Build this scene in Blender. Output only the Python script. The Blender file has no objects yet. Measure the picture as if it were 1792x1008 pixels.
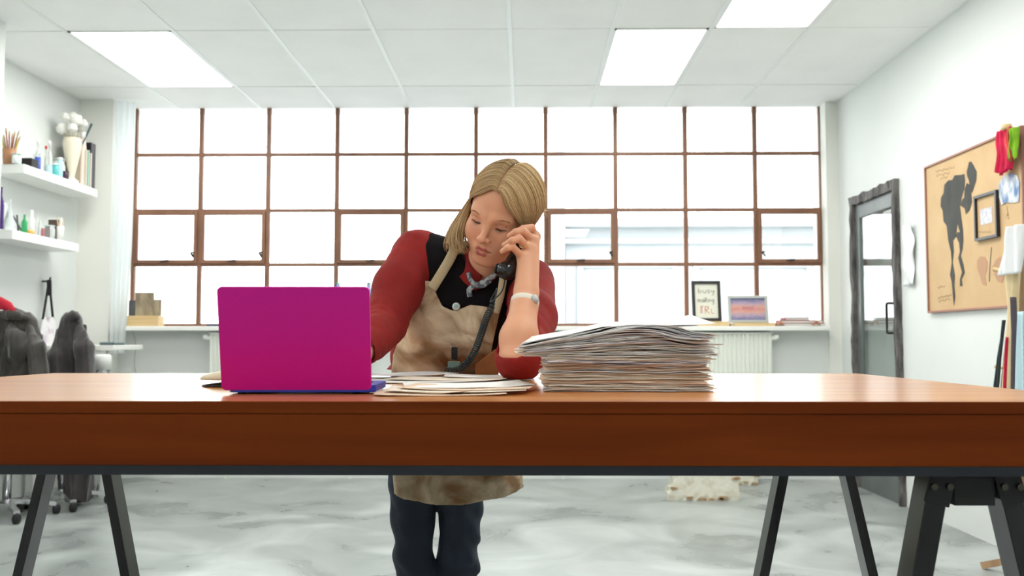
import bpy, bmesh, math, random
import numpy as np
from mathutils import Vector, Matrix

random.seed(7)
rng = np.random.default_rng(11)
scene = bpy.context.scene
COL = scene.collection

# ---------------------------------------------------------------- camera
F_PX = 1600.0
CAM = Vector((0.0, 0.0, 1.06))
PITCH = math.atan(91 / F_PX)
YAW = math.atan(22 / F_PX)
cam_d = bpy.data.cameras.new('camera')
cam_d.sensor_width = 36.0
cam_d.lens = F_PX / 1792 * 36.0
cam_d.clip_start = 0.02
cam_d.dof.use_dof = True
cam_d.dof.focus_distance = 1.95
cam_d.dof.aperture_fstop = 6.5
cam = bpy.data.objects.new('camera', cam_d)
COL.objects.link(cam)
cam.location = CAM
cam.rotation_euler = (math.pi / 2 + PITCH, 0, YAW)
scene.camera = cam

# ---------------------------------------------------------------- sky and exposure
world = bpy.data.worlds.new('overcast_sky')
scene.world = world
world.use_nodes = True
bg = world.node_tree.nodes['Background']
bg.inputs[0].default_value = (0.98, 1.0, 0.99, 1)
bg.inputs[1].default_value = 6.0
scene.view_settings.view_transform = 'Standard'
scene.view_settings.look = 'None'
scene.view_settings.exposure = 0.08
scene.view_settings.gamma = 1.0
scene.view_settings.use_curve_mapping = False
PANEL_LIGHT = 11.0

# ---------------------------------------------------------------- where a point of the photograph lies
_r = Vector((math.cos(YAW), math.sin(YAW), 0))
_f0 = Vector((-math.sin(YAW), math.cos(YAW), 0))
_z = Vector((0, 0, 1))
_fw = _f0 * math.cos(PITCH) + _z * math.sin(PITCH)
_up = -_f0 * math.sin(PITCH) + _z * math.cos(PITCH)


def ray(u, v):
    return _fw + _r * ((u - 896) / F_PX) + _up * ((504 - v) / F_PX)


def at(u, v, Y):
    d = ray(u, v)
    return CAM + d * ((Y - CAM.y) / d.y)


def atx(u, v, X):
    d = ray(u, v)
    return CAM + d * ((X - CAM.x) / d.x)


def atz(u, v, Z):
    d = ray(u, v)
    return CAM + d * ((Z - CAM.z) / d.z)


# ---------------------------------------------------------------- materials
def lin(c):
    return tuple(((x / 12.92) if x <= 0.04045 else ((x + 0.055) / 1.055) ** 2.4) for x in c)


def rgb(r, g, b):
    return lin((r / 255, g / 255, b / 255))


MATS = {}


def mat(name, col=(0.8, 0.8, 0.8), rough=0.5, metal=0.0, spec=0.5, coat=0.0, emit=None, estr=0.0, alpha=1.0,
        col2=None, nscale=(8, 8, 8), ndetail=4, nrange=(0.35, 0.65), bump=0.0, bscale=40.0, attr=None, sss=0.0, sheen=0.0,
        trans=0.0, ior=1.45, coord='Object', distort=0.0, rough2=None):
    if name in MATS:
        return MATS[name]
    m = bpy.data.materials.new(name)
    m.use_nodes = True
    nt = m.node_tree
    N, L = nt.nodes, nt.links
    p = N['Principled BSDF']
    p.inputs['Base Color'].default_value = (*col, 1)
    p.inputs['Roughness'].default_value = rough
    p.inputs['Metallic'].default_value = metal
    p.inputs['Specular IOR Level'].default_value = spec
    p.inputs['Coat Weight'].default_value = coat
    p.inputs['Coat Roughness'].default_value = 0.15
    p.inputs['IOR'].default_value = ior
    p.inputs['Transmission Weight'].default_value = trans
    p.inputs['Alpha'].default_value = alpha
    if sheen:
        p.inputs['Sheen Weight'].default_value = sheen
    if sss:
        p.inputs['Subsurface Weight'].default_value = sss
        p.inputs['Subsurface Radius'].default_value = (0.012, 0.005, 0.003)
        p.inputs['Subsurface Scale'].default_value = 0.6
    if emit:
        p.inputs['Emission Color'].default_value = (*emit, 1)
        p.inputs['Emission Strength'].default_value = estr
    tc = N.new('ShaderNodeTexCoord')
    src = None
    if col2 is not None:
        mp = N.new('ShaderNodeMapping')
        mp.inputs['Scale'].default_value = nscale
        L.new(tc.outputs[coord], mp.inputs[0])
        nz = N.new('ShaderNodeTexNoise')
        nz.inputs['Scale'].default_value = 1.0
        nz.inputs['Detail'].default_value = ndetail
        nz.inputs['Distortion'].default_value = distort
        L.new(mp.outputs[0], nz.inputs['Vector'])
        rp = N.new('ShaderNodeValToRGB')
        rp.color_ramp.elements[0].position = nrange[0]
        rp.color_ramp.elements[1].position = nrange[1]
        rp.color_ramp.elements[0].color = (*col, 1)
        rp.color_ramp.elements[1].color = (*col2, 1)
        L.new(nz.outputs['Fac'], rp.inputs[0])
        src = rp.outputs[0]
        if rough2 is not None:
            mr = N.new('ShaderNodeMapRange')
            mr.inputs['From Min'].default_value = nrange[0]
            mr.inputs['From Max'].default_value = nrange[1]
            mr.inputs['To Min'].default_value = rough
            mr.inputs['To Max'].default_value = rough2
            L.new(nz.outputs['Fac'], mr.inputs[0])
            L.new(mr.outputs[0], p.inputs['Roughness'])
    if attr:
        at_ = N.new('ShaderNodeAttribute')
        at_.attribute_name = attr
        if src is not None:
            mx = N.new('ShaderNodeMix')
            mx.data_type = 'RGBA'
            mx.blend_type = 'MULTIPLY'
            mx.inputs[0].default_value = 1.0
            L.new(at_.outputs['Color'], mx.inputs[6])
            L.new(src, mx.inputs[7])
            src = mx.outputs[2]
        else:
            src = at_.outputs['Color']
    if src is not None:
        L.new(src, p.inputs['Base Color'])
    if bump:
        nb = N.new('ShaderNodeTexNoise')
        nb.inputs['Scale'].default_value = bscale
        nb.inputs['Detail'].default_value = 4
        L.new(tc.outputs[coord], nb.inputs['Vector'])
        bp = N.new('ShaderNodeBump')
        bp.inputs['Strength'].default_value = bump
        bp.inputs['Distance'].default_value = 0.01
        L.new(nb.outputs['Fac'], bp.inputs['Height'])
        L.new(bp.outputs[0], p.inputs['Normal'])
    MATS[name] = m
    return m


def glass_mat(name, tint=(0.97, 0.99, 1.0), refl=0.06):
    """Thin clear pane: see-through with a Fresnel gloss."""
    if name in MATS:
        return MATS[name]
    m = bpy.data.materials.new(name)
    m.use_nodes = True
    nt = m.node_tree
    N, L = nt.nodes, nt.links
    N.clear()
    out = N.new('ShaderNodeOutputMaterial')
    tr = N.new('ShaderNodeBsdfTransparent')
    tr.inputs[0].default_value = (*tint, 1)
    gl = N.new('ShaderNodeBsdfGlossy')
    gl.inputs['Roughness'].default_value = 0.02
    fr = N.new('ShaderNodeFresnel')
    fr.inputs[0].default_value = 1.45
    ad = N.new('ShaderNodeMath')
    ad.operation = 'MULTIPLY_ADD'
    ad.inputs[1].default_value = 0.8
    ad.inputs[2].default_value = refl - 0.03
    L.new(fr.outputs[0], ad.inputs[0])
    mx = N.new('ShaderNodeMixShader')
    L.new(ad.outputs[0], mx.inputs[0])
    L.new(tr.outputs[0], mx.inputs[1])
    L.new(gl.outputs[0], mx.inputs[2])
    L.new(mx.outputs[0], out.inputs[0])
    MATS[name] = m
    return m


# ---------------------------------------------------------------- mesh helpers
class MB:
    def __init__(self):
        self.v = []
        self.f = []

    def add(self, vs, fs):
        o = len(self.v)
        self.v += [tuple(p) for p in vs]
        self.f += [tuple(i + o for i in f) for f in fs]
        return self

    def box(self, lo, hi):
        x0, y0, z0 = lo
        x1, y1, z1 = hi
        return self.add([(x0, y0, z0), (x1, y0, z0), (x1, y1, z0), (x0, y1, z0), (x0, y0, z1), (x1, y0, z1), (x1, y1, z1), (x0, y1, z1)],
                        [(0, 3, 2, 1), (4, 5, 6, 7), (0, 1, 5, 4), (1, 2, 6, 5), (2, 3, 7, 6), (3, 0, 4, 7)])

    def bar(self, a, b, w, h, up=(0, 0, 1)):
        """A straight bar of rectangular section from a to b (w across, h along up)."""
        a, b = Vector(a), Vector(b)
        t = (b - a).normalized()
        upv = Vector(up)
        s = t.cross(upv)
        if s.length < 1e-5:
            s = t.cross(Vector((1, 0, 0)))
        s.normalize()
        n = s.cross(t).normalized()
        vs = []
        for p in (a, b):
            for i, j in ((-1, -1), (1, -1), (1, 1), (-1, 1)):
                vs.append(p + s * (i * w / 2) + n * (j * h / 2))
        return self.add(vs, [(0, 1, 2, 3), (7, 6, 5, 4), (0, 4, 5, 1), (1, 5, 6, 2), (2, 6, 7, 3), (3, 7, 4, 0)])

    def tube(self, pts, r, seg=8, cap=True):
        pts = [Vector(p) for p in pts]
        n = len(pts)
        rs = r if isinstance(r, (list, tuple)) else [r] * n
        vs, fs = [], []
        ref = Vector((0.31, 0.2, 0.93))
        prev = None
        for i, p in enumerate(pts):
            t = (pts[min(i + 1, n - 1)] - pts[max(i - 1, 0)])
            if t.length < 1e-9:
                t = Vector((0, 0, 1))
            t.normalize()
            if prev is None:
                s = t.cross(ref)
                if s.length < 1e-3:
                    s = t.cross(Vector((1, 0, 0)))
            else:
                s = prev - t * prev.dot(t)
            s.normalize()
            prev = s
            b = t.cross(s)
            for k in range(seg):
                a = 2 * math.pi * k / seg
                vs.append(p + (s * math.cos(a) + b * math.sin(a)) * rs[i])
        for i in range(n - 1):
            for k in range(seg):
                k2 = (k + 1) % seg
                fs.append((i * seg + k, i * seg + k2, (i + 1) * seg + k2, (i + 1) * seg + k))
        if cap:
            fs.append(tuple(range(seg))[::-1])
            fs.append(tuple((n - 1) * seg + k for k in range(seg)))
        return self.add(vs, fs)

    def lathe(self, prof, c=(0, 0, 0), seg=20):
        """prof: (radius, height) from bottom to top, about a vertical axis at c."""
        vs, fs = [], []
        n = len(prof)
        for r, h in prof:
            for k in range(seg):
                a = 2 * math.pi * k / seg
                vs.append((c[0] + r * math.cos(a), c[1] + r * math.sin(a), c[2] + h))
        for i in range(n - 1):
            for k in range(seg):
                k2 = (k + 1) % seg
                fs.append((i * seg + k, i * seg + k2, (i + 1) * seg + k2, (i + 1) * seg + k))
        fs.append(tuple(range(seg))[::-1])
        fs.append(tuple((n - 1) * seg + k for k in range(seg)))
        return self.add(vs, fs)

    def sheet(self, fn, nu, nv):
        vs = [fn(i / nu, j / nv) for j in range(nv + 1) for i in range(nu + 1)]
        w = nu + 1
        fs = [(j * w + i, j * w + i + 1, (j + 1) * w + i + 1, (j + 1) * w + i) for j in range(nv) for i in range(nu)]
        return self.add(vs, fs)

    def prism(self, pts, off):
        """Extrude a planar outline (3-D points) by the vector off."""
        n = len(pts)
        off = Vector(off)
        vs = [Vector(p) for p in pts] + [Vector(p) + off for p in pts]
        fs = [tuple(range(n))[::-1], tuple(range(n, 2 * n))]
        for i in range(n):
            j = (i + 1) % n
            fs.append((i, j, j + n, i + n))
        return self.add(vs, fs)

    def build(self, name, m, parent=None, smooth=False, bevel=0.0, solid=0.0, subsurf=0, origin=None, bseg=2):
        me = bpy.data.meshes.new(name)
        vs = self.v
        if origin is not None:
            ox, oy, oz = origin
            vs = [(a - ox, b - oy, c - oz) for a, b, c in vs]
        me.from_pydata(vs, [], self.f)
        me.update()
        bm = bmesh.new()
        bm.from_mesh(me)
        bmesh.ops.recalc_face_normals(bm, faces=bm.faces)
        bm.to_mesh(me)
        bm.free()
        if m:
            me.materials.append(m)
        if smooth:
            me.shade_smooth()
        o = bpy.data.objects.new(name, me)
        COL.objects.link(o)
        if origin is not None:
            o.location = origin
        if parent is not None:
            par(o, parent)
        if solid:
            md = o.modifiers.new('thickness', 'SOLIDIFY')
            md.thickness = solid
            md.offset = 0
        if bevel:
            md = o.modifiers.new('bevel', 'BEVEL')
            md.width = bevel
            md.segments = bseg
            md.limit_method = 'ANGLE'
            md.angle_limit = math.radians(40)
        if subsurf:
            md = o.modifiers.new('subsurf', 'SUBSURF')
            md.levels = md.render_levels = subsurf
        return o


def par(o, parent):
    """Parent without moving: the parent's own transform is taken out."""
    o.parent = parent
    o.matrix_parent_inverse = Matrix.Translation(parent.location).inverted() if parent.rotation_euler == Vector((0, 0, 0)) or True else Matrix()


def tag(o, label, cat, group=None, kind=None):
    o['label'] = label
    o['category'] = cat
    if group:
        o['group'] = group
    if kind:
        o['kind'] = kind
    return o


def thing(name, label, cat, loc, group=None):
    o = bpy.data.objects.new(name, None)
    COL.objects.link(o)
    o.location = loc
    o.empty_display_size = 0.05
    return tag(o, label, cat, group)


def structure(o):
    o['kind'] = 'structure'
    return o


def bx(name, lo, hi, m, parent=None, bevel=0.0):
    return MB().box(lo, hi).build(name, m, parent, bevel=bevel)


# ---------------------------------------------------------------- palette
M_wall = mat('wall_paint', rgb(222, 226, 223), 0.75, col2=rgb(228, 232, 229), nscale=(1.2, 1.2, 1.2), bump=0.04, bscale=60)
M_pier = mat('pier_paint', rgb(232, 233, 226), 0.75, col2=rgb(236, 237, 231), nscale=(1, 1, 1))
M_tile = mat('ceiling_tile_fibre', rgb(246, 247, 244), 0.85, col2=rgb(250, 251, 248), nscale=(3, 3, 3), bump=0.08, bscale=120)
M_grid = mat('ceiling_grid_metal', rgb(240, 243, 240), 0.5)
M_white = mat('white_paint', rgb(243, 244, 240), 0.35)
M_frame = mat('window_frame_brown', rgb(140, 100, 76), 0.45, col2=rgb(124, 86, 66), nscale=(4, 4, 4))
M_rad = mat('radiator_enamel', rgb(232, 236, 228), 0.3)
M_glass = glass_mat('window_glass')
M_black = mat('black_paint', rgb(22, 22, 24), 0.16, col2=rgb(34, 34, 36), nscale=(9, 9, 2))
M_blackmatt = mat('black_matt', rgb(22, 22, 24), 0.6)
M_bsteel = mat('blue_black_steel', rgb(22, 27, 36), 0.45)
M_chrome = mat('chrome', (0.7, 0.7, 0.72), 0.18, metal=1.0)
M_bolt = mat('bolt_steel', (0.09, 0.08, 0.07), 0.45, metal=1.0)
M_woodpale = mat('pale_pine', rgb(222, 196, 148), 0.55, col2=rgb(205, 174, 124), nscale=(2, 30, 30))
M_paper = mat('white_paper', rgb(238, 236, 232), 0.8)


def concrete():
    m = bpy.data.materials.new('polished_concrete')
    m.use_nodes = True
    nt = m.node_tree
    N, L = nt.nodes, nt.links
    p = N['Principled BSDF']
    tc = N.new('ShaderNodeTexCoord')
    n1 = N.new('ShaderNodeTexNoise')
    n1.inputs['Scale'].default_value = 1.6
    n1.inputs['Detail'].default_value = 7
    n1.inputs['Distortion'].default_value = 1.2
    L.new(tc.outputs['Object'], n1.inputs['Vector'])
    rp = N.new('ShaderNodeValToRGB')
    rp.color_ramp.elements[0].position = 0.3
    rp.color_ramp.elements[0].color = (*rgb(124, 130, 128), 1)
    rp.color_ramp.elements[1].position = 0.68
    rp.color_ramp.elements[1].color = (*rgb(182, 188, 186), 1)
    L.new(n1.outputs['Fac'], rp.inputs[0])
    # hairline cracks
    nd = N.new('ShaderNodeTexNoise')
    nd.inputs['Scale'].default_value = 2.3
    nd.inputs['Detail'].default_value = 5
    L.new(tc.outputs['Object'], nd.inputs['Vector'])
    va = N.new('ShaderNodeMix')
    va.data_type = 'VECTOR'
    va.inputs[0].default_value = 0.45
    L.new(tc.outputs['Object'], va.inputs[4])
    L.new(nd.outputs['Color'], va.inputs[5])
    vo = N.new('ShaderNodeTexVoronoi')
    vo.feature = 'DISTANCE_TO_EDGE'
    vo.inputs['Scale'].default_value = 1.5
    L.new(va.outputs[1], vo.inputs['Vector'])
    mr = N.new('ShaderNodeMapRange')
    mr.inputs['From Min'].default_value = 0.0
    mr.inputs['From Max'].default_value = 0.007
    mr.inputs['To Min'].default_value = 0.72
    mr.inputs['To Max'].default_value = 1.0
    L.new(vo.outputs['Distance'], mr.inputs[0])
    mk = N.new('ShaderNodeTexNoise')
    mk.inputs['Scale'].default_value = 1.1
    L.new(tc.outputs['Object'], mk.inputs['Vector'])
    mkr = N.new('ShaderNodeMapRange')
    mkr.inputs['From Min'].default_value = 0.45
    mkr.inputs['From Max'].default_value = 0.6
    L.new(mk.outputs['Fac'], mkr.inputs[0])
    lm = N.new('ShaderNodeMix')
    L.new(mkr.outputs[0], lm.inputs[0])
    lm.inputs[2].default_value = 1.0
    L.new(mr.outputs[0], lm.inputs[3])
    mx = N.new('ShaderNodeMix')
    mx.data_type = 'RGBA'
    mx.blend_type = 'MULTIPLY'
    mx.inputs[0].default_value = 1.0
    L.new(rp.outputs[0], mx.inputs[6])
    L.new(lm.outputs[0], mx.inputs[7])
    L.new(mx.outputs[2], p.inputs['Base Color'])
    rr = N.new('ShaderNodeMapRange')
    rr.inputs['To Min'].default_value = 0.16
    rr.inputs['To Max'].default_value = 0.46
    L.new(n1.outputs['Fac'], rr.inputs[0])
    L.new(rr.outputs[0], p.inputs['Roughness'])
    bp = N.new('ShaderNodeBump')
    bp.inputs['Strength'].default_value = 0.15
    bp.inputs['Distance'].default_value = 0.01
    L.new(nd.outputs['Fac'], bp.inputs['Height'])
    L.new(bp.outputs[0], p.inputs['Normal'])
    return m


def wood(name, dark, light, rough=0.3, coat=0.25, axis='X', scale=1.0, spec=0.5):
    m = bpy.data.materials.new(name)
    m.use_nodes = True
    nt = m.node_tree
    N, L = nt.nodes, nt.links
    p = N['Principled BSDF']
    tc = N.new('ShaderNodeTexCoord')
    mp = N.new('ShaderNodeMapping')
    s = {'X': (1.2, 22, 22), 'Y': (22, 1.2, 22), 'Z': (22, 22, 1.2)}[axis]
    mp.inputs['Scale'].default_value = tuple(c * scale for c in s)
    L.new(tc.outputs['Object'], mp.inputs[0])
    nz = N.new('ShaderNodeTexNoise')
    nz.inputs['Scale'].default_value = 1.0
    nz.inputs['Detail'].default_value = 6
    nz.inputs['Distortion'].default_value = 0.7
    L.new(mp.outputs[0], nz.inputs['Vector'])
    rp = N.new('ShaderNodeValToRGB')
    rp.color_ramp.elements[0].position = 0.32
    rp.color_ramp.elements[0].color = (*dark, 1)
    rp.color_ramp.elements[1].position = 0.66
    rp.color_ramp.elements[1].color = (*light, 1)
    L.new(nz.outputs['Fac'], rp.inputs[0])
    L.new(rp.outputs[0], p.inputs['Base Color'])
    p.inputs['Roughness'].default_value = rough
    p.inputs['Coat Weight'].default_value = coat
    p.inputs['Specular IOR Level'].default_value = spec
    p.inputs['Coat Roughness'].default_value = 0.18
    bp = N.new('ShaderNodeBump')
    bp.inputs['Strength'].default_value = 0.06
    bp.inputs['Distance'].default_value = 0.004
    L.new(nz.outputs['Fac'], bp.inputs['Height'])
    L.new(bp.outputs[0], p.inputs['Normal'])
    return m


M_floor = concrete()
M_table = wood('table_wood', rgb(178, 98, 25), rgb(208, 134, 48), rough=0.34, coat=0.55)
M_tableshaded = wood('table_wood_shaded', rgb(88, 34, 2), rgb(112, 49, 8), rough=0.75, coat=0.0, spec=0.12)  # darker copy of the top's wood: shade on the front put into the colour

# ---------------------------------------------------------------- the room
XL, XR, YB, YF, ZC = -3.42, 2.43, 7.28, -3.2, 2.91
PIER_Y = 6.9          # front of the pier left of the window
YW = 7.2              # plane of the window
structure(bx('floor', (XL - 0.2, YF - 0.2, -0.1), (XR + 0.2, YB + 0.2, 0.0), M_floor))
SILL_Z = 1.165
wx0, wx1 = at(232, 400, YW).x, at(1438, 400, YW).x
# window wall: low wall under the sill, piers at both sides
wb = MB()
wb.box((XL - 0.2, 7.08, 0), (XR + 0.2, YB + 0.1, SILL_Z - 0.03))
structure(wb.build('wall_back', M_wall))
structure(bx('wall_pier_west', (XL, PIER_Y, 0), (at(196, 300, PIER_Y).x, YB + 0.1, ZC), M_pier))
structure(bx('wall_pier_east', (at(1446, 300, 7.05).x, 7.05, 0), (XR + 0.2, YB + 0.1, ZC), M_pier))
structure(bx('wall_left', (XL - 0.2, 5.2, 0), (XL, YB, ZC), M_wall))
structure(bx('wall_left_near', (XL - 0.2, YF, 0), (at(10, 60, 5.2).x, 5.2, ZC), M_wall))
# right wall, with the doorway cut out
DY0, DY1, DZ = 5.95, 6.70, 2.06
wr = MB()
wr.box((XR, YF, 0), (XR + 0.2, DY0, ZC))
wr.box((XR, DY1, 0), (XR + 0.2, YB, ZC))
wr.box((XR, DY0, DZ), (XR + 0.2, DY1, ZC))
structure(wr.build('wall_right', M_wall))
structure(bx('wall_front', (XL - 0.2, YF - 0.2, 0), (XR + 0.2, YF, ZC), M_wall))
structure(bx('trim_window_sill', (at(196, 300, 6.95).x, 6.93, SILL_Z - 0.035), (at(1452, 560, 6.95).x, YW + 0.03, SILL_Z), M_white, bevel=0.006))

# ceiling: deck, then a grid of bars with lay-in tiles
ceil = structure(bx('ceiling', (XL - 0.2, YF - 0.2, ZC + 0.02), (XR + 0.2, YB + 0.2, ZC + 0.12), M_tile))
gx = [XL]
y_ref = atz(400, 52, ZC).y
for u in (110, 301, 475, 653, 892, 1072, 1243, 1414):
    gx.append(atz(u, 52, ZC).x)
gx = [g for g in gx if g < XR - 0.1] + [XR]
ya, yb = atz(600, 52, ZC).y, atz(600, 151, ZC).y
dy = yb - ya
gy = [YW + 0.03, yb, ya]
while gy[-1] - dy > YF:
    gy.append(gy[-1] - dy)
gy.append(YF)
gy = gy[::-1]
LIGHTS = {}          # (column, row) of the light panels
ia = len(gy) - 3     # row between ya and yb
LIGHTS[(2 if gx[1] < atz(200, 100, ZC).x else 1, ia)] = 'a'


def colof(u, v):
    x = atz(u, v, ZC).x
    return max(i for i in range(len(gx) - 1) if gx[i] <= x)


LIGHTS = {(colof(280, 110), ia): 'white ceiling light panel above the wall shelves',
          (colof(1140, 100), ia): 'white ceiling light panel nearest the window, above the picture frames',
          (colof(1340, 30), ia - 1): 'white ceiling light panel cut by the top of the picture'}
for k, c in enumerate((colof(280, 110), colof(1140, 100))):      # unseen panels added out of view to light the scene from the front
    for r in range(ia - 2, -1, -2):
        LIGHTS[(c, r)] = 'added unseen ceiling light panel, front light from further back'
M_diff = mat('light_diffuser', (0.95, 0.95, 0.95), 0.4, emit=(1.0, 0.985, 0.95), estr=PANEL_LIGHT)
n_tile = 0
for i in range(len(gx) - 1):
    for j in range(len(gy) - 1):
        x0, x1, y0, y1 = gx[i] + 0.011, gx[i + 1] - 0.011, gy[j] + 0.009, gy[j + 1] - 0.009
        if (i, j) in LIGHTS:
            lb = LIGHTS[(i, j)]
            t = thing('ceiling_light', lb, 'ceiling light', ((x0 + x1) / 2, (y0 + y1) / 2, ZC), 'ceiling light panels')
            fr = MB()
            for a, b in (((x0, y0), (x1, y0 + 0.015)), ((x0, y1 - 0.015), (x1, y1)), ((x0, y0), (x0 + 0.015, y1)), ((x1 - 0.015, y0), (x1, y1))):
                fr.box((a[0], a[1], ZC - 0.004), (b[0], b[1], ZC + 0.018))
            fr.build('frame', M_white, t)
            bx('diffuser', (x0 + 0.013, y0 + 0.013, ZC + 0.001), (x1 - 0.013, y1 - 0.013, ZC + 0.012), M_diff, t)
        else:
            o = bx('ceiling_tile', (x0, y0, ZC + random.uniform(-0.001, 0.001)), (x1, y1, ZC + 0.015), M_tile, ceil, bevel=0.002)
            n_tile += 1
for i, x in enumerate(gx[1:-1]):
    bx('grid_bar', (x - 0.012, YF, ZC - 0.004), (x + 0.012, YW, ZC + 0.018), M_grid, ceil)
for y in gy[1:-1]:
    bx('grid_bar', (XL, y - 0.008, ZC + 0.003), (XR, y + 0.008, ZC + 0.018), M_grid, ceil)
for xx, sgn in ((XL, 1), (XR, -1)):
    bx('wall_angle', (min(xx, xx + sgn * 0.02), YF, ZC - 0.003), (max(xx, xx + sgn * 0.02), YB, ZC + 0.018), M_grid, ceil)

# ---------------------------------------------------------------- the steel window
win = bpy.data.objects.new('window_1', None)
COL.objects.link(win)
win.location = ((wx0 + wx1) / 2, YW, SILL_Z)
structure(win)
us = [236, 352, 470, 590, 711, 833, 955, 1077, 1199, 1321, 1436]
vx = [at(u, 320, YW).x for u in us]
vx[0], vx[-1] = at(237, 320, YW).x, at(1436, 320, YW).x
hz = [at(840, v, YW).z for v in (566, 463, 368, 270)] + [ZC - 0.002]
hz[0] = SILL_Z
bar = 0.034
for i, x in enumerate(vx):
    w = bar if 0 < i < 10 else 0.03
    for j in range(4):
        bx('glazing_bar', (x - w / 2, YW - 0.02, hz[j]), (x + w / 2, YW + 0.02, hz[j + 1]), M_frame, win, bevel=0.004)
for j, z in enumerate(hz[:-1]):
    zz = z + (0.012 if j == 0 else 0)
    for i in range(10):
        bx('glazing_bar', (vx[i], YW - 0.019, zz - 0.013), (vx[i + 1], YW + 0.019, zz + 0.013), M_frame, win, bevel=0.004)
for i in range(10):
    for j in range(4):
        p = bx('pane', (vx[i] + 0.015, YW + 0.004, hz[j] + 0.012), (vx[i + 1] - 0.015, YW + 0.008, hz[j + 1] - 0.012), M_glass, win)
M_latch = mat('latch_iron', rgb(60, 50, 46), 0.5)
for c in (0, 1, 3, 6, 9):
    x0, x1, z0, z1 = vx[c] + 0.012, vx[c + 1] - 0.012, hz[1] + 0.008, hz[2] - 0.008
    fm = MB()
    t_ = 0.03
    fm.box((x0, YW - 0.034, z0), (x0 + t_, YW - 0.005, z1)).box((x1 - t_, YW - 0.034, z0), (x1, YW - 0.005, z1))
    fm.box((x0 + t_, YW - 0.034, z0), (x1 - t_, YW - 0.005, z0 + t_)).box((x0 + t_, YW - 0.034, z1 - t_), (x1 - t_, YW - 0.005, z1))
    cs = fm.build('casement_frame', M_frame, win, bevel=0.003)
    hx = (x1 - 0.03) if c != 9 else (x0 + 0.035)
    lt = MB()
    lt.lathe([(0.012, 0), (0.012, 0.012)], (hx, YW - 0.043, z0 + 0.08), 10)
    lt.bar((hx - 0.012, YW - 0.05, z0 + 0.085), (hx + 0.012, YW - 0.06, z0 + 0.05), 0.014, 0.012)
    lt.build('latch', M_latch, cs)
    MB().bar(((x0 + x1) / 2 - 0.03, YW - 0.045, z0 + 0.02), ((x0 + x1) / 2 + 0.03, YW - 0.045, z0 + 0.025), 0.016, 0.012).build('stay', M_latch, cs)

# ---------------------------------------------------------------- outside the window
M_fac = mat('pale_render', rgb(180, 183, 185), 0.9, col2=rgb(185, 188, 190), nscale=(0.6, 0.6, 0.6))
M_ground = mat('pale_paving', rgb(200, 203, 205), 0.9, col2=rgb(190, 193, 196), nscale=(2, 2, 2))
structure(bx('ground_outside', (-30, YB + 0.12, -0.4), (30, 40, -0.25), M_ground))
YO = 13.0
b0 = at(990, 560, YO)
nb = thing('neighbouring_building', 'pale rendered building with cornice and panels outside the window', 'building', (b0.x + 3, YO, -0.25))
zt = at(1200, 385, YO).z
xe = at(1452, 400, YO).x
bx('wall', (b0.x, YO, -0.25), (b0.x + 7, YO + 3, zt - 0.1), M_fac, nb)
bx('cornice', (b0.x - 0.1, YO - 0.25, zt - 0.12), (b0.x + 7, YO + 3, zt), M_fac, nb, bevel=0.02)
bx('cornice', (b0.x - 0.05, YO - 0.15, zt - 0.35), (b0.x + 7, YO + 0.1, zt - 0.28), M_fac, nb, bevel=0.02)
for a, b in ((1010, 1185), (1212, 1420)):
    p0, p1 = at(a, 440, YO).x, at(b, 440, YO).x
    fm = MB()
    fm.box((p0, YO - 0.06, 0.6), (p0 + 0.08, YO, zt - 0.6)).box((p1 - 0.08, YO - 0.06, 0.6), (p1, YO, zt - 0.6)).box((p0, YO - 0.07, zt - 0.68), (p1, YO, zt - 0.6))
    fm.build('panel_moulding', M_fac, nb)
pil = at(962, 560, YO)
bx('pilaster', (pil.x, YO - 0.3, -0.25), (b0.x - 0.02, YO + 0.4, 5.2), M_fac, nb, bevel=0.02)

# ---------------------------------------------------------------- the door in the right wall
door = bpy.data.objects.new('door_1', None)
COL.objects.link(door)
door.location = (XR, (DY0 + DY1) / 2, 0)
structure(door)
M_rough = mat('rough_dark_timber', rgb(62, 58, 58), 0.8, col2=rgb(116, 112, 110), nscale=(26, 26, 7), bump=0.9, bscale=55)
M_doorg = mat('grey_door_paint', rgb(104, 110, 108), 0.45, col2=rgb(92, 98, 97), nscale=(6, 6, 6))


def rough_bar(a, b, w, h, n=14, seed=0):
    """A heavy worn timber: a bar whose edges wander."""
    r = random.Random(seed)
    a, b = Vector(a), Vector(b)
    t = (b - a).normalized()
    nx = Vector((1, 0, 0))
    s = t.cross(nx).normalized()
    vs, fs = [], []
    for i in range(n + 1):
        p = a.lerp(b, i / n)
        for dx, ds in ((-1, -1), (-1, 1), (1, 1), (1, -1)):
            vs.append(p + nx * (dx * h / 2 + r.uniform(-0.006, 0.006) * (dx < 0)) + s * (ds * w / 2 + r.uniform(-0.008, 0.008)))
    for i in range(n):
        for k in range(4):
            k2 = (k + 1) % 4
            fs.append((i * 4 + k, i * 4 + k2, i * 4 + 4 + k2, i * 4 + 4 + k))
    fs += [(0, 1, 2, 3), tuple(n * 4 + k for k in (3, 2, 1, 0))]
    return MB().add(vs, fs)


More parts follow.
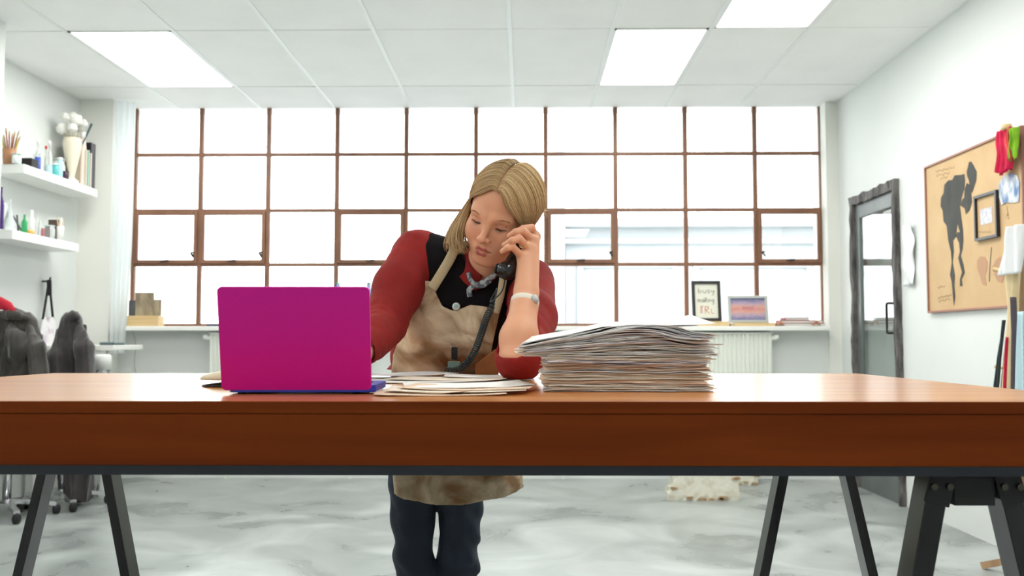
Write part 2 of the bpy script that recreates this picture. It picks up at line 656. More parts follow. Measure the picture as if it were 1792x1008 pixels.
rough_bar((XR - 0.0, DY0 - 0.01, 0), (XR - 0.0, DY0 - 0.01, DZ + 0.045), 0.05, 0.075, 26, 1).build('door_jamb', M_rough, door)
rough_bar((XR - 0.0, DY1 + 0.01, 0), (XR - 0.0, DY1 + 0.01, DZ + 0.045), 0.05, 0.075, 26, 2).build('door_jamb', M_rough, door)
rough_bar((XR - 0.0, DY0, DZ + 0.012), (XR - 0.0, DY1, DZ + 0.012), 0.062, 0.075, 12, 3).build('door_lintel', M_rough, door)
xd = XR - 0.012
lf = MB()
lf.box((xd, DY0 + 0.018, 0.0), (xd + 0.045, DY0 + 0.075, DZ - 0.022)).box((xd, DY1 - 0.10, 0.0), (xd + 0.045, DY1 - 0.018, DZ - 0.022))
lf.box((xd, DY0 + 0.07, DZ - 0.12), (xd + 0.045, DY1 - 0.09, DZ - 0.022)).box((xd, DY0 + 0.07, 0.0), (xd + 0.045, DY1 - 0.09, 0.2))
leaf = lf.build('door_leaf', M_doorg, door, bevel=0.004)
bx('glass_panel', (xd + 0.012, DY0 + 0.07, 0.2), (xd + 0.018, DY1 - 0.095, DZ - 0.12), glass_mat('door_glass', (0.86, 0.9, 0.88), 0.14), leaf)
hp = atx(1553, 531, XR - 0.05)
hb = atx(1553, 583, XR - 0.05)
yh = atx(1551, 555, XR - 0.06).y
yh2 = DY0 + 0.045
MB().tube([(xd, yh2, hp.z), (xd - 0.045, yh2, hp.z), (xd - 0.045, yh - 0.01, hp.z), (xd - 0.045, yh, hp.z - 0.012), (xd - 0.045, yh, hb.z + 0.012), (xd - 0.045, yh - 0.01, hb.z), (xd - 0.045, yh2, hb.z), (xd, yh2, hb.z)], 0.008, 8).build('door_handle', M_blackmatt, leaf, smooth=True)
# the passage behind the door glass
structure(bx('wall_passage', (XR + 2.4, DY0 - 1.6, -0.02), (XR + 2.5, DY1 + 8.0, 2.3), M_wall))
structure(bx('floor_passage', (XR + 0.2, DY0 - 1.6, -0.1), (XR + 2.5, DY1 + 8.0, -0.001), M_floor))
M_rail = mat('grey_rail', rgb(120, 128, 126), 0.6)
structure(bx('trim_passage_rail', (XR + 2.36, DY0 - 1.6, 1.36), (XR + 2.4, DY1 + 8.0, 1.48), M_rail))

# ---------------------------------------------------------------- radiators under the sill


def radiator(x0, x1, label, valve_side):
    zt_, zb_ = SILL_Z - 0.055, 0.35
    t = thing('radiator', label, 'radiator', ((x0 + x1) / 2, 7.0, 0.0), 'radiators under the window')
    n = int((x1 - x0) / 0.033)
    pitch = (x1 - x0) / n
    m = MB()
    prof = []
    for i in range(n):
        xa = x0 + i * pitch
        prof += [(xa, 6.985), (xa + pitch * 0.25, 6.972), (xa + pitch * 0.6, 6.972), (xa + pitch * 0.85, 6.985)]
    prof.append((x1, 6.985))
    vs = [(a, b, zb_) for a, b in prof] + [(a, b, zt_) for a, b in prof]
    k = len(prof)
    m.add(vs, [(i, i + 1, i + 1 + k, i + k) for i in range(k - 1)])
    m.build('front_panel', M_rad, t)
    bx('body', (x0, 6.986, zb_), (x1, 7.06, zt_), M_rad, t, bevel=0.006)
    bx('top_grille', (x0 - 0.005, 6.966, zt_ - 0.005), (x1 + 0.005, 7.065, zt_ + 0.008), M_rad, t, bevel=0.004)
    for xx in (x0 + 0.12, x1 - 0.12):
        bx('bracket', (xx - 0.012, 7.05, 0.0), (xx + 0.012, 7.075, zb_ + 0.1), M_rad, t)
    xv = x1 + 0.035 if valve_side > 0 else x0 - 0.035
    v = MB()
    v.tube([(xv - valve_side * 0.04, 7.0, zt_ - 0.035), (xv + valve_side * 0.012, 7.0, zt_ - 0.035)], 0.02, 12)
    v.lathe([(0.018, 0), (0.022, 0.006), (0.022, 0.03), (0.014, 0.036)], (xv, 6.995, zt_ - 0.045), 14)
    v.build('valve', M_white, t, smooth=True)


radiator(at(958, 600, 7.0).x, at(1350, 600, 7.0).x, 'white panel radiator under the sill below the picture frames', 1)
radiator(at(368, 600, 7.0).x, at(640, 600, 7.0).x, 'white panel radiator under the window, mostly behind the laptop', -1)

# ---------------------------------------------------------------- the work table
TZ = 1.06 - 0.0843
TY0, TY1 = 1.262, 2.33
TX0, TX1 = at(95, 653, TY1).x, at(1500, 655, TY1).x
tab = thing('work_table', 'long orange-brown wooden work table on black trestle legs', 'table', ((TX0 + TX1) / 2, (TY0 + TY1) / 2, 0))
th = at(896, 704, TY0).z - at(896, 817, TY0).z
# top boards, the joints between them just visible
nbd = 4
for i in range(nbd):
    y0 = TY0 + (TY1 - TY0) * i / nbd
    y1 = TY0 + (TY1 - TY0) * (i + 1) / nbd
    bx('top_board', (TX0, y0 + (0.0004 if i else 0.0065), TZ - 0.017), (TX1, y1 - 0.0004, TZ), M_table, tab, bevel=0.0003)
bx('edge_lipping', (TX0, TY0, TZ - 0.0168), (TX1, TY0 + 0.006, TZ - 0.0002), M_tableshaded, tab, bevel=0.001)
fl = MB().box((TX0, TY0 + 0.001, TZ - th), (TX1, TY0 + 0.03, TZ - 0.0175)).build('front_board', M_tableshaded, tab, bevel=0.001)
bx('back_board', (TX0, TY1 - 0.03, TZ - th), (TX1, TY1 - 0.001, TZ - 0.0175), M_tableshaded, tab)
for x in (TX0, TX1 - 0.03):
    bx('side_board', (x, TY0 + 0.0305, TZ - th), (x + 0.03, TY1 - 0.0305, TZ - 0.0175), M_tableshaded, tab)
bx('underside', (TX0 + 0.031, TY0 + 0.031, TZ - th + 0.01), (TX1 - 0.031, TY1 - 0.031, TZ - 0.0175), M_tableshaded, tab)
fz = TZ - th
fh = 0.0135
fr = MB()
fr.box((TX0 + 0.02, TY0 + 0.004, fz - fh), (TX1 - 0.02, TY0 + 0.05, fz))
fr.box((TX0 + 0.02, TY1 - 0.05, fz - fh), (TX1 - 0.02, TY1 - 0.004, fz))
fr.build('steel_frame', M_bsteel, tab)
legd = 0.05


def trestle_frame(xc, yc, spread_top, spread_bot, w):
    for s in (-1, 1):
        top = Vector((xc + s * spread_top, yc, fz - 0.002))
        bot = Vector((xc + s * spread_bot, yc, 0.0))
        t = bot - top
        m = MB()
        vs = []
        for p in (top, bot):
            for i, j in ((-1, -1), (1, -1), (1, 1), (-1, 1)):
                vs.append(p + Vector((i * w / 2, j * legd / 2, 0)))
        m.add(vs, [(0, 1, 2, 3), (7, 6, 5, 4), (0, 4, 5, 1), (1, 5, 6, 2), (2, 6, 7, 3), (3, 7, 4, 0)])
        m.build('leg', M_black, tab, bevel=0.0015)


xf = at(1424, 830, 2.04).x
xl = at(138, 830, 2.04).x
YN = 1.34
for xc in (xf, xl):
    trestle_frame(xc, 2.04, 0.046, 0.235, 0.021)
    trestle_frame(xc, YN, 0.043, 0.225, 0.03)
    bm_ = MB().box((xc - 0.035, YN - 0.02, fz - 0.028), (xc + 0.035, 2.06, fz - fh - 0.0005))
    bm_.build('trestle_beam', M_black, tab, bevel=0.002)
    # hinge bracket with bolts at the near end
    br = MB()
    for s in (-1, 1):
        t0 = Vector((xc + s * 0.044, YN - legd / 2 - 0.003, fz - fh - 0.001))
        t1 = t0 + Vector((s * 0.0115, 0, -0.045))
        br.bar(t0, t1, 0.036, 0.004, up=(0, 1, 0))
    br.box((xc - 0.028, YN - legd / 2 + 0.002, fz - 0.062), (xc + 0.03, YN + 0.03, fz - 0.02))
    brk = br.build('bracket', M_blackmatt, tab, bevel=0.0015)
    for s in (-1, 1):
        for k in (-0.011, 0.011):
            MB().tube([(xc + s * 0.049 + k, YN - legd / 2 - 0.004, fz - 0.034), (xc + s * 0.049 + k, YN - legd / 2 - 0.0105, fz - 0.034)], 0.0048, 10).build('bolt', M_bolt, brk)

# ---------------------------------------------------------------- laptop
M_mag = mat('magenta_shell', rgb(206, 0, 152), 0.36, metal=0.15, spec=0.5, col2=rgb(194, 0, 142), nscale=(700, 700, 700), ndetail=1)
M_blue = mat('laptop_blue_shell', rgb(38, 52, 168), 0.4, col2=rgb(32, 46, 150), nscale=(20, 20, 20))
M_screen = mat('dark_screen', rgb(20, 22, 28), 0.15)
M_keys = mat('black_keys', rgb(30, 30, 34), 0.5)
LY = 1.425
pBL, pBR = at(394, 686, LY), at(645, 690, LY + 0.0)
base_z = TZ + 0.0
lw = 0.228
ang = math.radians(2.5)
lap = thing('laptop', 'open laptop with magenta lid seen from behind on the table', 'laptop', ((pBL.x + pBR.x) / 2, LY, base_z))
lax = Vector((math.cos(ang), math.sin(ang), 0))          # along the hinge
lay = Vector((-math.sin(ang), math.cos(ang), 0))         # towards the keyboard
lc = Vector((at(519, 688, LY).x, LY, base_z))


def rrect(w, h, r, n=6):
    pts = []
    for cx, cy, a0 in ((w / 2 - r, r, -90), (w / 2 - r, h - r, 0), (-w / 2 + r, h - r, 90), (-w / 2 + r, r, 180)):
        for k in range(n + 1):
            a = math.radians(a0 + 90 * k / n)
            pts.append((cx + r * math.cos(a), cy + r * math.sin(a)))
    return pts


def slab(name, w, h, r, o, ax, ay, thick, m, parent, bevel=0.0008):
    az = ax.cross(ay).normalized()
    pts = [o + ax * a + ay * b for a, b in rrect(w, h, r)]
    return MB().prism(pts, az * thick).build(name, m, parent, bevel=bevel)


bs = slab('base', lw, 0.163, 0.012, lc + Vector((0, 0, 0.003)) + lax * 0.008, lax, lay, 0.011, M_blue, lap)
slab('keyboard', lw - 0.03, 0.085, 0.003, lc + lax * 0.008 + Vector((0, 0, 0.0141)) + lay * 0.022, lax, lay, 0.0012, M_keys, bs)
slab('trackpad', 0.075, 0.042, 0.003, lc + lax * 0.008 + Vector((0, 0, 0.0141)) + lay * 0.113, lax, lay, 0.0006, M_blue, bs)
for sx in (-1, 1):
    MB().lathe([(0.006, 0), (0.006, 0.0032)], tuple(lc + lax * (sx * 0.09) + lay * 0.02), 10).build('foot', M_blackmatt, bs)
lean = math.radians(13)
up_l = (Vector((0, 0, 1)) * math.cos(lean) - lay * math.sin(lean)).normalized()
lid_o = lc + Vector((0, 0, 0.006))
lid_h = (690 - 505) / F_PX * LY / math.cos(lean) * 0.965
ld = slab('lid', lw + 0.004, lid_h, 0.0075, lid_o, lax, up_l, -0.0065, M_mag, lap, 0.0012)
slab('screen', lw - 0.016, lid_h - 0.03, 0.002, lid_o + up_l * 0.016 + lay * 0.0068, lax, up_l, -0.0006, M_screen, ld, 0)
MB().tube([lc - lax * 0.09 + lay * 0.016 + Vector((0, 0, 0.0165)), lc + lax * 0.09 + lay * 0.016 + Vector((0, 0, 0.0165))], 0.0055, 10).build('hinge', M_blackmatt, lap, smooth=True)

# ---------------------------------------------------------------- paper on the table
PAPERS = [mat('paper_white', rgb(240, 238, 235), 0.85), mat('paper_grey', rgb(222, 220, 220), 0.85), mat('paper_lilac', rgb(226, 220, 226), 0.85),
          mat('paper_cream', rgb(236, 222, 204), 0.85), mat('paper_peach', rgb(230, 202, 178), 0.85)]


def paper_sheet(cx, cy, z, w, d, rot, m, curl=None, wav=0.0015, seed=0, thick=0.0005, nu=12, nv=5, jag=0.0):
    r = random.Random(seed)
    ph = [r.uniform(0, 6.28) for _ in range(6)]
    ca, sa = math.cos(rot), math.sin(rot)

    def fn(a, b):
        x, y = (a - 0.5) * w, (b - 0.5) * d
        x += jag * math.sin(a * 9 + ph[3] + b * 5) * 0.4
        y += jag * (math.sin(a * 17 + ph[0]) + math.sin(a * 31 + ph[1])) * 0.5 * (1 if b < 0.5 else -1)
        h = wav * (math.sin(a * 7 + ph[2]) * 0.6 + math.sin(a * 15 + b * 4 + ph[4]) * 0.3 + math.sin(b * 6 + ph[5]) * 0.3)
        if curl:
            h += curl(a, b)
        return (cx + x * ca - y * sa, cy + x * sa + y * ca, z + h)

    vs_c = MB().sheet(fn, nu, nv)
    top = vs_c.v
    n = len(top)
    vs = [(x, y, q) for x, y, q in top] + [(x, y, q - thick) for x, y, q in top]
    fs = list(vs_c.f) + [tuple(i + n for i in f[::-1]) for f in vs_c.f]
    w_ = nu + 1
    ring = [i for i in range(nu)] + [nu + j * w_ for j in range(nv)] + [nv * w_ + nu - i for i in range(nu)] + [(nv - j) * w_ for j in range(nv)]
    for i in range(len(ring)):
        p, q = ring[i], ring[(i + 1) % len(ring)]
        fs.append((p, p + n, q + n, q))
    o = MB().add(vs, fs).build('paper_sheet', m, origin=(cx, cy, z))
    o.data.shade_smooth()
    return o


# tall stack: the lower, squarer half, then the sheets pushed to the left on top of it
sx = at(1100, 686, 1.49).x
sy = 1.49 + 0.105
H_TOT = at(1100, 583, 1.49).z - at(1100, 686, 1.49).z + 0.004
NSH = 96
pz = TZ + 0.0012
for i in range(NSH):
    f = i / (NSH - 1)
    z = pz + H_TOT * f
    r = random.Random(i * 13 + 5)
    w, d = 0.268, 0.2
    gr = random.Random(i // 5 + 77)
    cx, cy, rot = sx + r.uniform(-0.005, 0.005) + gr.uniform(-0.006, 0.006), sy + r.uniform(-0.005, 0.005) + gr.uniform(-0.004, 0.004), r.uniform(-0.025, 0.025) + gr.uniform(-0.03, 0.03)
    wav, jag = 0.0012, 0.0025
    pick = r.random()
    if f < 0.1:
        m = PAPERS[3] if pick < 0.5 else PAPERS[1]
    elif f < 0.45:
        m = PAPERS[4] if pick < 0.42 else (PAPERS[3] if pick < 0.75 else PAPERS[1])
    elif f < 0.6:
        m = PAPERS[2] if pick < 0.5 else (PAPERS[1] if pick < 0.85 else PAPERS[3])
    else:
        m = PAPERS[0] if pick < 0.4 else (PAPERS[1] if pick < 0.7 else (PAPERS[2] if pick < 0.9 else PAPERS[3]))
    curl = None
    if 0.3 < f < 0.55:
        wav, jag = 0.0022, 0.005
    if f >= 0.58:
        g = (f - 0.58) / 0.42
        w = 0.297 + r.uniform(-0.004, 0.02)
        cx = sx - 0.012 + r.uniform(-0.008, 0.008) + gr.uniform(-0.009, 0.009)
        rot = -0.04 + r.uniform(-0.03, 0.03) + gr.uniform(-0.06, 0.06)
        wav, jag = 0.0028, 0.004

        def curl(a, b, g=g):          # the middle bulges, the right side sags and then lifts
            return 0.010 * g * math.exp(-((a - 0.66) / 0.2) ** 2) - 0.004 * g * math.exp(-((a - 0.86) / 0.07) ** 2) - 0.052 * g * max(0, 0.45 - a) - 0.045 * g * max(0, a - 0.8)
    o = paper_sheet(cx, cy, z, w, d, rot, m, curl, wav, i, thick=0.0009, jag=jag, nu=26, nv=4)
    zone = 'bottom third' if f < 0.33 else ('middle third' if f < 0.58 else 'loose overhanging top')
    tag(o, 'thin paper sheet within the ' + zone + ' of the tall paper stack', 'paper', 'sheets in the ' + zone + ' of the tall paper stack')


def topcurl(a, b):
    return 0.009 * b + 0.018 * max(0, (a - 0.7) / 0.3) ** 1.5 * (0.4 + 0.6 * b) + 0.006 * math.exp(-((a - 0.6) / 0.25) ** 2) - 0.050 * max(0, 0.45 - a)


o = paper_sheet(sx - 0.004, sy + 0.02, pz + H_TOT + 0.0035, 0.3, 0.205, 0.03, PAPERS[0], topcurl, 0.0006, 501, nu=20, nv=8)
tag(o, 'white sheet on top of the tall paper stack, one corner lifting', 'paper')
o = paper_sheet(sx - 0.02, sy + 0.005, pz + H_TOT + 0.0016, 0.29, 0.2, -0.08, PAPERS[0], lambda a, b: topcurl(a, b) * (0.55 if a > 0.45 else 1.0) if a > 0.5 else topcurl(a, b), 0.0008, 502, nu=20, nv=8)
tag(o, 'white sheet just under the topmost sheet of the tall stack', 'paper')

# loose sheets spread before the woman
loose = [  # px centre, px v, width, depth, rot, material, label
    (770, 692, 0.20, 0.15, 0.10, 4, 'peach folder sheet lowest in the loose spread beside the laptop'),
    (752, 690, 0.15, 0.14, -0.22, 4, 'peach sheet poking out at the laptop side of the loose spread'),
    (800, 690, 0.22, 0.15, 0.02, 3, 'cream sheet second from bottom in the loose spread'),
    (822, 688, 0.21, 0.15, -0.10, 4, 'brown-edged sheet under the front white page of the loose spread'),
    (815, 685, 0.21, 0.17, 0.16, 0, 'white page lying at the front of the loose spread'),
    (735, 670, 0.25, 0.17, 0.25, 0, 'white page next to the laptop hinge, behind the front page'),
    (790, 668, 0.24, 0.16, -0.18, 3, 'cream page under the coiled phone cord'),
    (858, 664, 0.20, 0.16, 0.05, 0, 'white page beside the leaning elbow'),
    (690, 662, 0.24, 0.18, 0.5, 1, 'grey page furthest back beside the laptop'),
]
for k, (u, v, w, d, rot, mi, lb) in enumerate(loose):
    p = atz(u, v, TZ)
    yy = p.y + d * 0.35
    lift = (lambda a, b: 0.004 * max(0, a - 0.75) / 0.25) if k in (1, 4) else (lambda a, b: 0.003 * (a - 0.5) ** 2 * 4)
    o = paper_sheet(p.x * yy / p.y, yy, TZ + 0.0012 + 0.0017 * (k % 5) + (0.0005 if k > 4 else 0), w, d, rot, PAPERS[mi], lift, 0.0005, 900 + k, thick=0.0006, nu=10, nv=6)
    tag(o, lb, 'paper', 'loose papers on the table')

# cream wedge-shaped device behind the laptop
M_cream = mat('cream_plastic', rgb(206, 192, 162), 0.5, col2=rgb(196, 180, 150), nscale=(12, 12, 12))
dv = at(400, 678, 1.66)
dev = thing('desk_device', 'cream rounded device with dark underside behind the laptop', 'device', (dv.x, 1.70, TZ))


def dome(name, cx, cy, z0, rx, ry, h, m, parent, seg=28, rings=8, zlow=0.0):
    vs, fs = [], []
    for j in range(rings + 1):
        t = j / rings
        rr = math.cos(t * math.pi / 2) ** 0.55 if t < 1 else 0.02
        zz = z0 + zlow + h * math.sin(t * math.pi / 2)
        for k in range(seg):
            a = 2 * math.pi * k / seg
            ca, sa = math.cos(a), math.sin(a)
            vs.append((cx + rx * rr * math.copysign(abs(ca) ** 0.8, ca), cy + ry * rr * math.copysign(abs(sa) ** 0.8, sa), zz + 0.012 * t * ca))
    for j in range(rings):
        for k in range(seg):
            k2 = (k + 1) % seg
            fs.append((j * seg + k, j * seg + k2, (j + 1) * seg + k2, (j + 1) * seg + k))
    fs.append(tuple(range(seg))[::-1])
    fs.append(tuple(rings * seg + k for k in range(seg)))
    return MB().add(vs, fs).build(name, m, parent, smooth=True)


dome('base', dv.x + 0.01, 1.70, TZ + 0.001, 0.066, 0.075, 0.012, M_blackmatt, dev)
dome('shell', dv.x + 0.01, 1.70, TZ + 0.0125, 0.068, 0.078, 0.022, M_cream, dev)

# ---------------------------------------------------------------- window sill
def sx_at(u, Y=7.08):
    return at(u, 560, Y).x


# wooden box with a painted panel, left end of the sill
bxl, bxr = sx_at(226), sx_at(284)
hbx = at(250, 553, 7.08).z - SILL_Z
cr = thing('wooden_box', 'pale wooden box on the sill beneath a painted panel', 'box', ((bxl + bxr) / 2, 7.06, SILL_Z))
m_ = MB()
for lo, hi in (((bxl, 7.0, SILL_Z), (bxr, 7.012, SILL_Z + hbx)), ((bxl, 7.108, SILL_Z), (bxr, 7.12, SILL_Z + hbx)), ((bxl, 7.012, SILL_Z), (bxl + 0.012, 7.108, SILL_Z + hbx)), ((bxr - 0.012, 7.012, SILL_Z), (bxr, 7.108, SILL_Z + hbx))):
    m_.box(lo, hi)
m_.build('sides', M_woodpale, cr)
bx('lid', (bxl + 0.013, 7.013, SILL_Z + hbx - 0.012), (bxr - 0.013, 7.107, SILL_Z + hbx - 0.001), M_woodpale, cr)
M_collage = mat('weathered_print', rgb(126, 112, 92), 0.8, col2=rgb(172, 158, 132), nscale=(18, 18, 7), ndetail=6)
M_collage2 = mat('dark_slate_print', rgb(70, 74, 80), 0.8, col2=rgb(96, 96, 98), nscale=(14, 14, 6))
zb = SILL_Z + hbx + 0.001
pn = thing('painted_panel', 'stepped panel of weathered brown and slate colours propped on a wooden box', 'painting', ((bxl + bxr) / 2, 7.05, zb))
t0, t1, t2 = at(250, 512, 7.05).z, at(250, 524, 7.05).z, at(250, 526, 7.05).z
bx('tall_piece', (sx_at(240), 7.040, zb), (sx_at(272), 7.052, t0), M_collage, pn)
bx('side_piece', (sx_at(272.5), 7.036, zb), (sx_at(285), 7.052, t1), M_collage, pn)
bx('slate_piece', (sx_at(229), 7.036, zb), (sx_at(239.5), 7.052, t2), M_collage2, pn)

# blue box behind the laptop, on the sill
q0, q1 = sx_at(591), sx_at(648)
qz = at(620, 498, 7.06).z
M_bluebox = mat('blue_plastic', rgb(54, 44, 170), 0.4, col2=rgb(44, 40, 150), nscale=(5, 5, 5))
bb = thing('blue_crate', 'blue plastic crate on the sill behind the laptop', 'crate', ((q0 + q1) / 2, 7.04, SILL_Z))
m_ = MB()
for lo, hi in (((q0, 6.96, SILL_Z), (q1, 6.97, qz - 0.03)), ((q0, 7.12, SILL_Z), (q1, 7.13, qz - 0.03)), ((q0, 6.97, SILL_Z), (q0 + 0.01, 7.12, qz)), ((q1 - 0.01, 6.97, SILL_Z), (q1, 7.12, qz)), ((q0 + 0.01, 6.97, SILL_Z), (q1 - 0.01, 7.12, SILL_Z + 0.01))):
    m_.box(lo, hi)
m_.build('walls', M_bluebox, bb, bevel=0.003)
M_green = mat('green_plastic', rgb(60, 150, 70), 0.4)
for xx in (q0 + 0.005, q1 - 0.005):
    bx('handle_clip', (xx - 0.008, 6.99, qz + 0.0005), (xx + 0.008, 7.10, qz + 0.015), M_green, bb)

# dark block under the first frame, then the frames
M_darkframe = mat('black_frame_wood', rgb(42, 38, 38), 0.4)
M_printpaper = mat('cream_print_paper', rgb(226, 226, 212), 0.8)
M_ink = mat('black_ink', rgb(50, 46, 44), 0.8)
M_inkr = mat('orange_red_ink', rgb(196, 92, 56), 0.8)
M_greyframe = mat('silver_grey_frame', rgb(186, 190, 186), 0.4)
blk1 = bx('wooden_block', (sx_at(1194), 6.975, SILL_Z), (sx_at(1271), 7.10, at(1230, 562.5, 7.0).z), M_woodpale, bevel=0.003)
tag(blk1, 'flat pine block on the sill beneath the lettered black frame', 'wood block', 'pine blocks under the frames')
blk2 = bx('wooden_block', (sx_at(1280), 6.975, SILL_Z), (sx_at(1350), 7.10, at(1310, 565, 7.0).z), M_woodpale, bevel=0.003)
tag(blk2, 'flat pine block on the sill beneath the pastel picture', 'wood block', 'pine blocks under the frames')


def leaning_frame(x0, x1, z0, z1, yb, lean_, bw, m_fr, parent, depth=0.018):
    """Four mitred sticks of a picture frame that leans back; gives a map from (a, b) in 0..1 to a point of its face."""
    ny = math.sin(lean_)
    nz = math.cos(lean_)

    def P(a, b, off=0.0):
        x = x0 + (x1 - x0) * a
        s = (z1 - z0) / nz * b
        return Vector((x, yb + s * ny - off * nz, z0 + s * nz + off * ny))
    h = (z1 - z0) / nz
    w = x1 - x0
    fa, fb = bw / w, bw / h
    segs = (((0, 0), (1, 0), (1 - fa, fb), (fa, fb)), ((1, 0), (1, 1), (1 - fa, 1 - fb), (1 - fa, fb)), ((1, 1), (0, 1), (fa, 1 - fb), (1 - fa, 1 - fb)), ((0, 1), (0, 0), (fa, fb), (fa, 1 - fb)))
    for q in segs:
        pts = [P(a, b, 0.0) for a, b in q]
        MB().prism(pts, P(0, 0, depth) - P(0, 0, 0)).build('frame_stick', m_fr, parent, bevel=0.001)
    return P, fa, fb


zf = at(1230, 562.5, 7.0).z + 0.0008
fx0, fx1 = at(1212, 530, 7.03).x, at(1263, 530, 7.03).x
f1 = thing('picture_frame', 'black framed lettering on cream paper standing on the window sill', 'picture frame', ((fx0 + fx1) / 2, 7.04, zf), 'frames on the sill')
P1, fa, fb = leaning_frame(fx0, fx1, zf, at(1236, 492, 7.08).z, 7.045, math.radians(8), 0.024, M_darkframe, f1)
MB().prism([P1(a, b, 0.004) for a, b in ((fa, fb), (1 - fa, fb), (1 - fa, 1 - fb), (fa, 1 - fb))], P1(0, 0, 0.002) - P1(0, 0, 0)).build('print', M_printpaper, f1)
GLY = {
    'b': [[(0, 1.6), (0, 0)], [(0, .5), (.35, .85), (.7, .5), (.4, 0), (0, .1)]],
    'u': [[(0, .9), (.05, .2), (.35, 0), (.65, .25), (.68, .9)], [(.68, .9), (.7, 0)]],
    's': [[(.6, .85), (.2, .95), (.05, .7), (.35, .5), (.6, .3), (.4, 0), (0, .1)]],
    'y': [[(0, .9), (.1, .4), (.4, .3), (.65, .6)], [(.7, .95), (.62, 0), (.5, -.5), (.15, -.55)]],
    'm': [[(0, .9), (0, 0)], [(0, .6), (.25, .9), (.4, .6), (.4, 0)], [(.4, .6), (.65, .9), (.8, .6), (.8, 0)]],
    'a': [[(.6, .8), (.25, .9), (0, .45), (.2, 0), (.55, .2), (.62, .85)], [(.62, .85), (.68, 0)]],
    'k': [[(0, 1.5), (0, 0)], [(.55, .95), (.02, .45), (.6, 0)]],
    'i': [[(0, .85), (.02, 0)], [(0, 1.15), (.03, 1.22)]],
    'n': [[(0, .9), (0, 0)], [(0, .55), (.3, .9), (.52, .6), (.52, 0)]],
    'g': [[(.6, .8), (.25, .9), (.02, .5), (.25, .1), (.58, .35), (.62, .9)], [(.62, .9), (.62, -.3), (.4, -.6), (.05, -.45)]],
    'I': [[(0, 1.5), (.5, 1.5)], [(.25, 1.5), (.2, 0)], [(0, 1.5), (0, .05)]],
    'R': [[(0, 1.5), (0, 0)], [(0, 1.5), (.55, 1.4), (.6, 1.0), (.05, .75)], [(.1, .75), (.7, 0)]],
    'L': [[(0, 1.0), (.02, 0)], [(.02, 0), (.5, .02)]],
}


def write_line(text, P, a0, b0, sa, sb, m, parent, name, wd=0.0032, adv=None):
    mm = MB()
    x = a0
    for ch in text:
        wmax = 0.0
        for st in GLY[ch]:
            pts = [P(x + px * sa, b0 + py * sb, 0.0068) for px, py in st]
            for p, q in zip(pts[:-1], pts[1:]):
                mm.bar(p, q, wd, 0.0006, up=(0, 1, 0.1))
            wmax = max(wmax, max(px for px, py in st))
        x += (wmax + 0.3) * sa
    return mm.build(name, m, parent)


write_line('busy', P1, 0.24, 0.70, 0.15, 0.083, M_ink, f1, 'lettering')
write_line('making', P1, 0.20, 0.47, 0.118, 0.08, M_ink, f1, 'lettering')
write_line('I', P1, 0.30, 0.20, 0.18, 0.115, M_inkr, f1, 'lettering', 0.0036)
write_line('R', P1, 0.45, 0.195, 0.2, 0.115, M_inkr, f1, 'lettering', 0.0048)
write_line('L', P1, 0.66, 0.195, 0.2, 0.11, M_inkr, f1, 'lettering', 0.0036)
tri = P1(0.5, 0.55, 0.0)
MB().bar(P1(0.5, 0.6, -0.002), Vector((tri.x, 7.145, zf)), 0.04, 0.004, up=(1, 0, 0)).build('back_strut', M_darkframe, f1)

zg = at(1310, 565, 7.0).z + 0.0008
gx0, gx1 = at(1275, 545, 7.03).x, at(1345, 545, 7.03).x
f2 = thing('picture_frame', 'silver-grey framed pastel pink and blue picture on the window sill', 'picture frame', ((gx0 + gx1) / 2, 7.04, zg), 'frames on the sill')
P2, fa, fb = leaning_frame(gx0, gx1, zg, at(1310, 518, 7.06).z, 7.045, math.radians(9), 0.02, M_greyframe, f2)


def pastel():
    m = bpy.data.materials.new('pastel_watercolour')
    m.use_nodes = True
    N, L = m.node_tree.nodes, m.node_tree.links
    p = N['Principled BSDF']
    tc = N.new('ShaderNodeTexCoord')
    nz = N.new('ShaderNodeTexNoise')
    nz.inputs['Scale'].default_value = 9
    nz.inputs['Detail'].default_value = 5
    L.new(tc.outputs['Generated'], nz.inputs['Vector'])
    sp = N.new('ShaderNodeSeparateXYZ')
    L.new(tc.outputs['Generated'], sp.inputs[0])
    g = N.new('ShaderNodeMath')
    g.operation = 'SUBTRACT'
    g.inputs[1].default_value = 0.5
    L.new(sp.outputs['Z'], g.inputs[0])
    ab = N.new('ShaderNodeMath')
    ab.operation = 'ABSOLUTE'
    L.new(g.outputs[0], ab.inputs[0])
    ad = N.new('ShaderNodeMath')
    ad.operation = 'MULTIPLY_ADD'
    ad.inputs[1].default_value = 0.35
    L.new(nz.outputs['Fac'], ad.inputs[0])
    L.new(ab.outputs[0], ad.inputs[2])
    rp = N.new('ShaderNodeValToRGB')
    e = rp.color_ramp.elements
    e[0].position, e[0].color = 0.12, (*rgb(206, 132, 132), 1)
    e[1].position, e[1].color = 0.62, (*rgb(122, 124, 164), 1)
    k = e.new(0.3)
    k.color = (*rgb(214, 164, 150), 1)
    k = e.new(0.45)
    k.color = (*rgb(178, 158, 180), 1)
    L.new(ad.outputs[0], rp.inputs[0])
    L.new(rp.outputs[0], p.inputs['Base Color'])
    p.inputs['Roughness'].default_value = 0.7
    return m


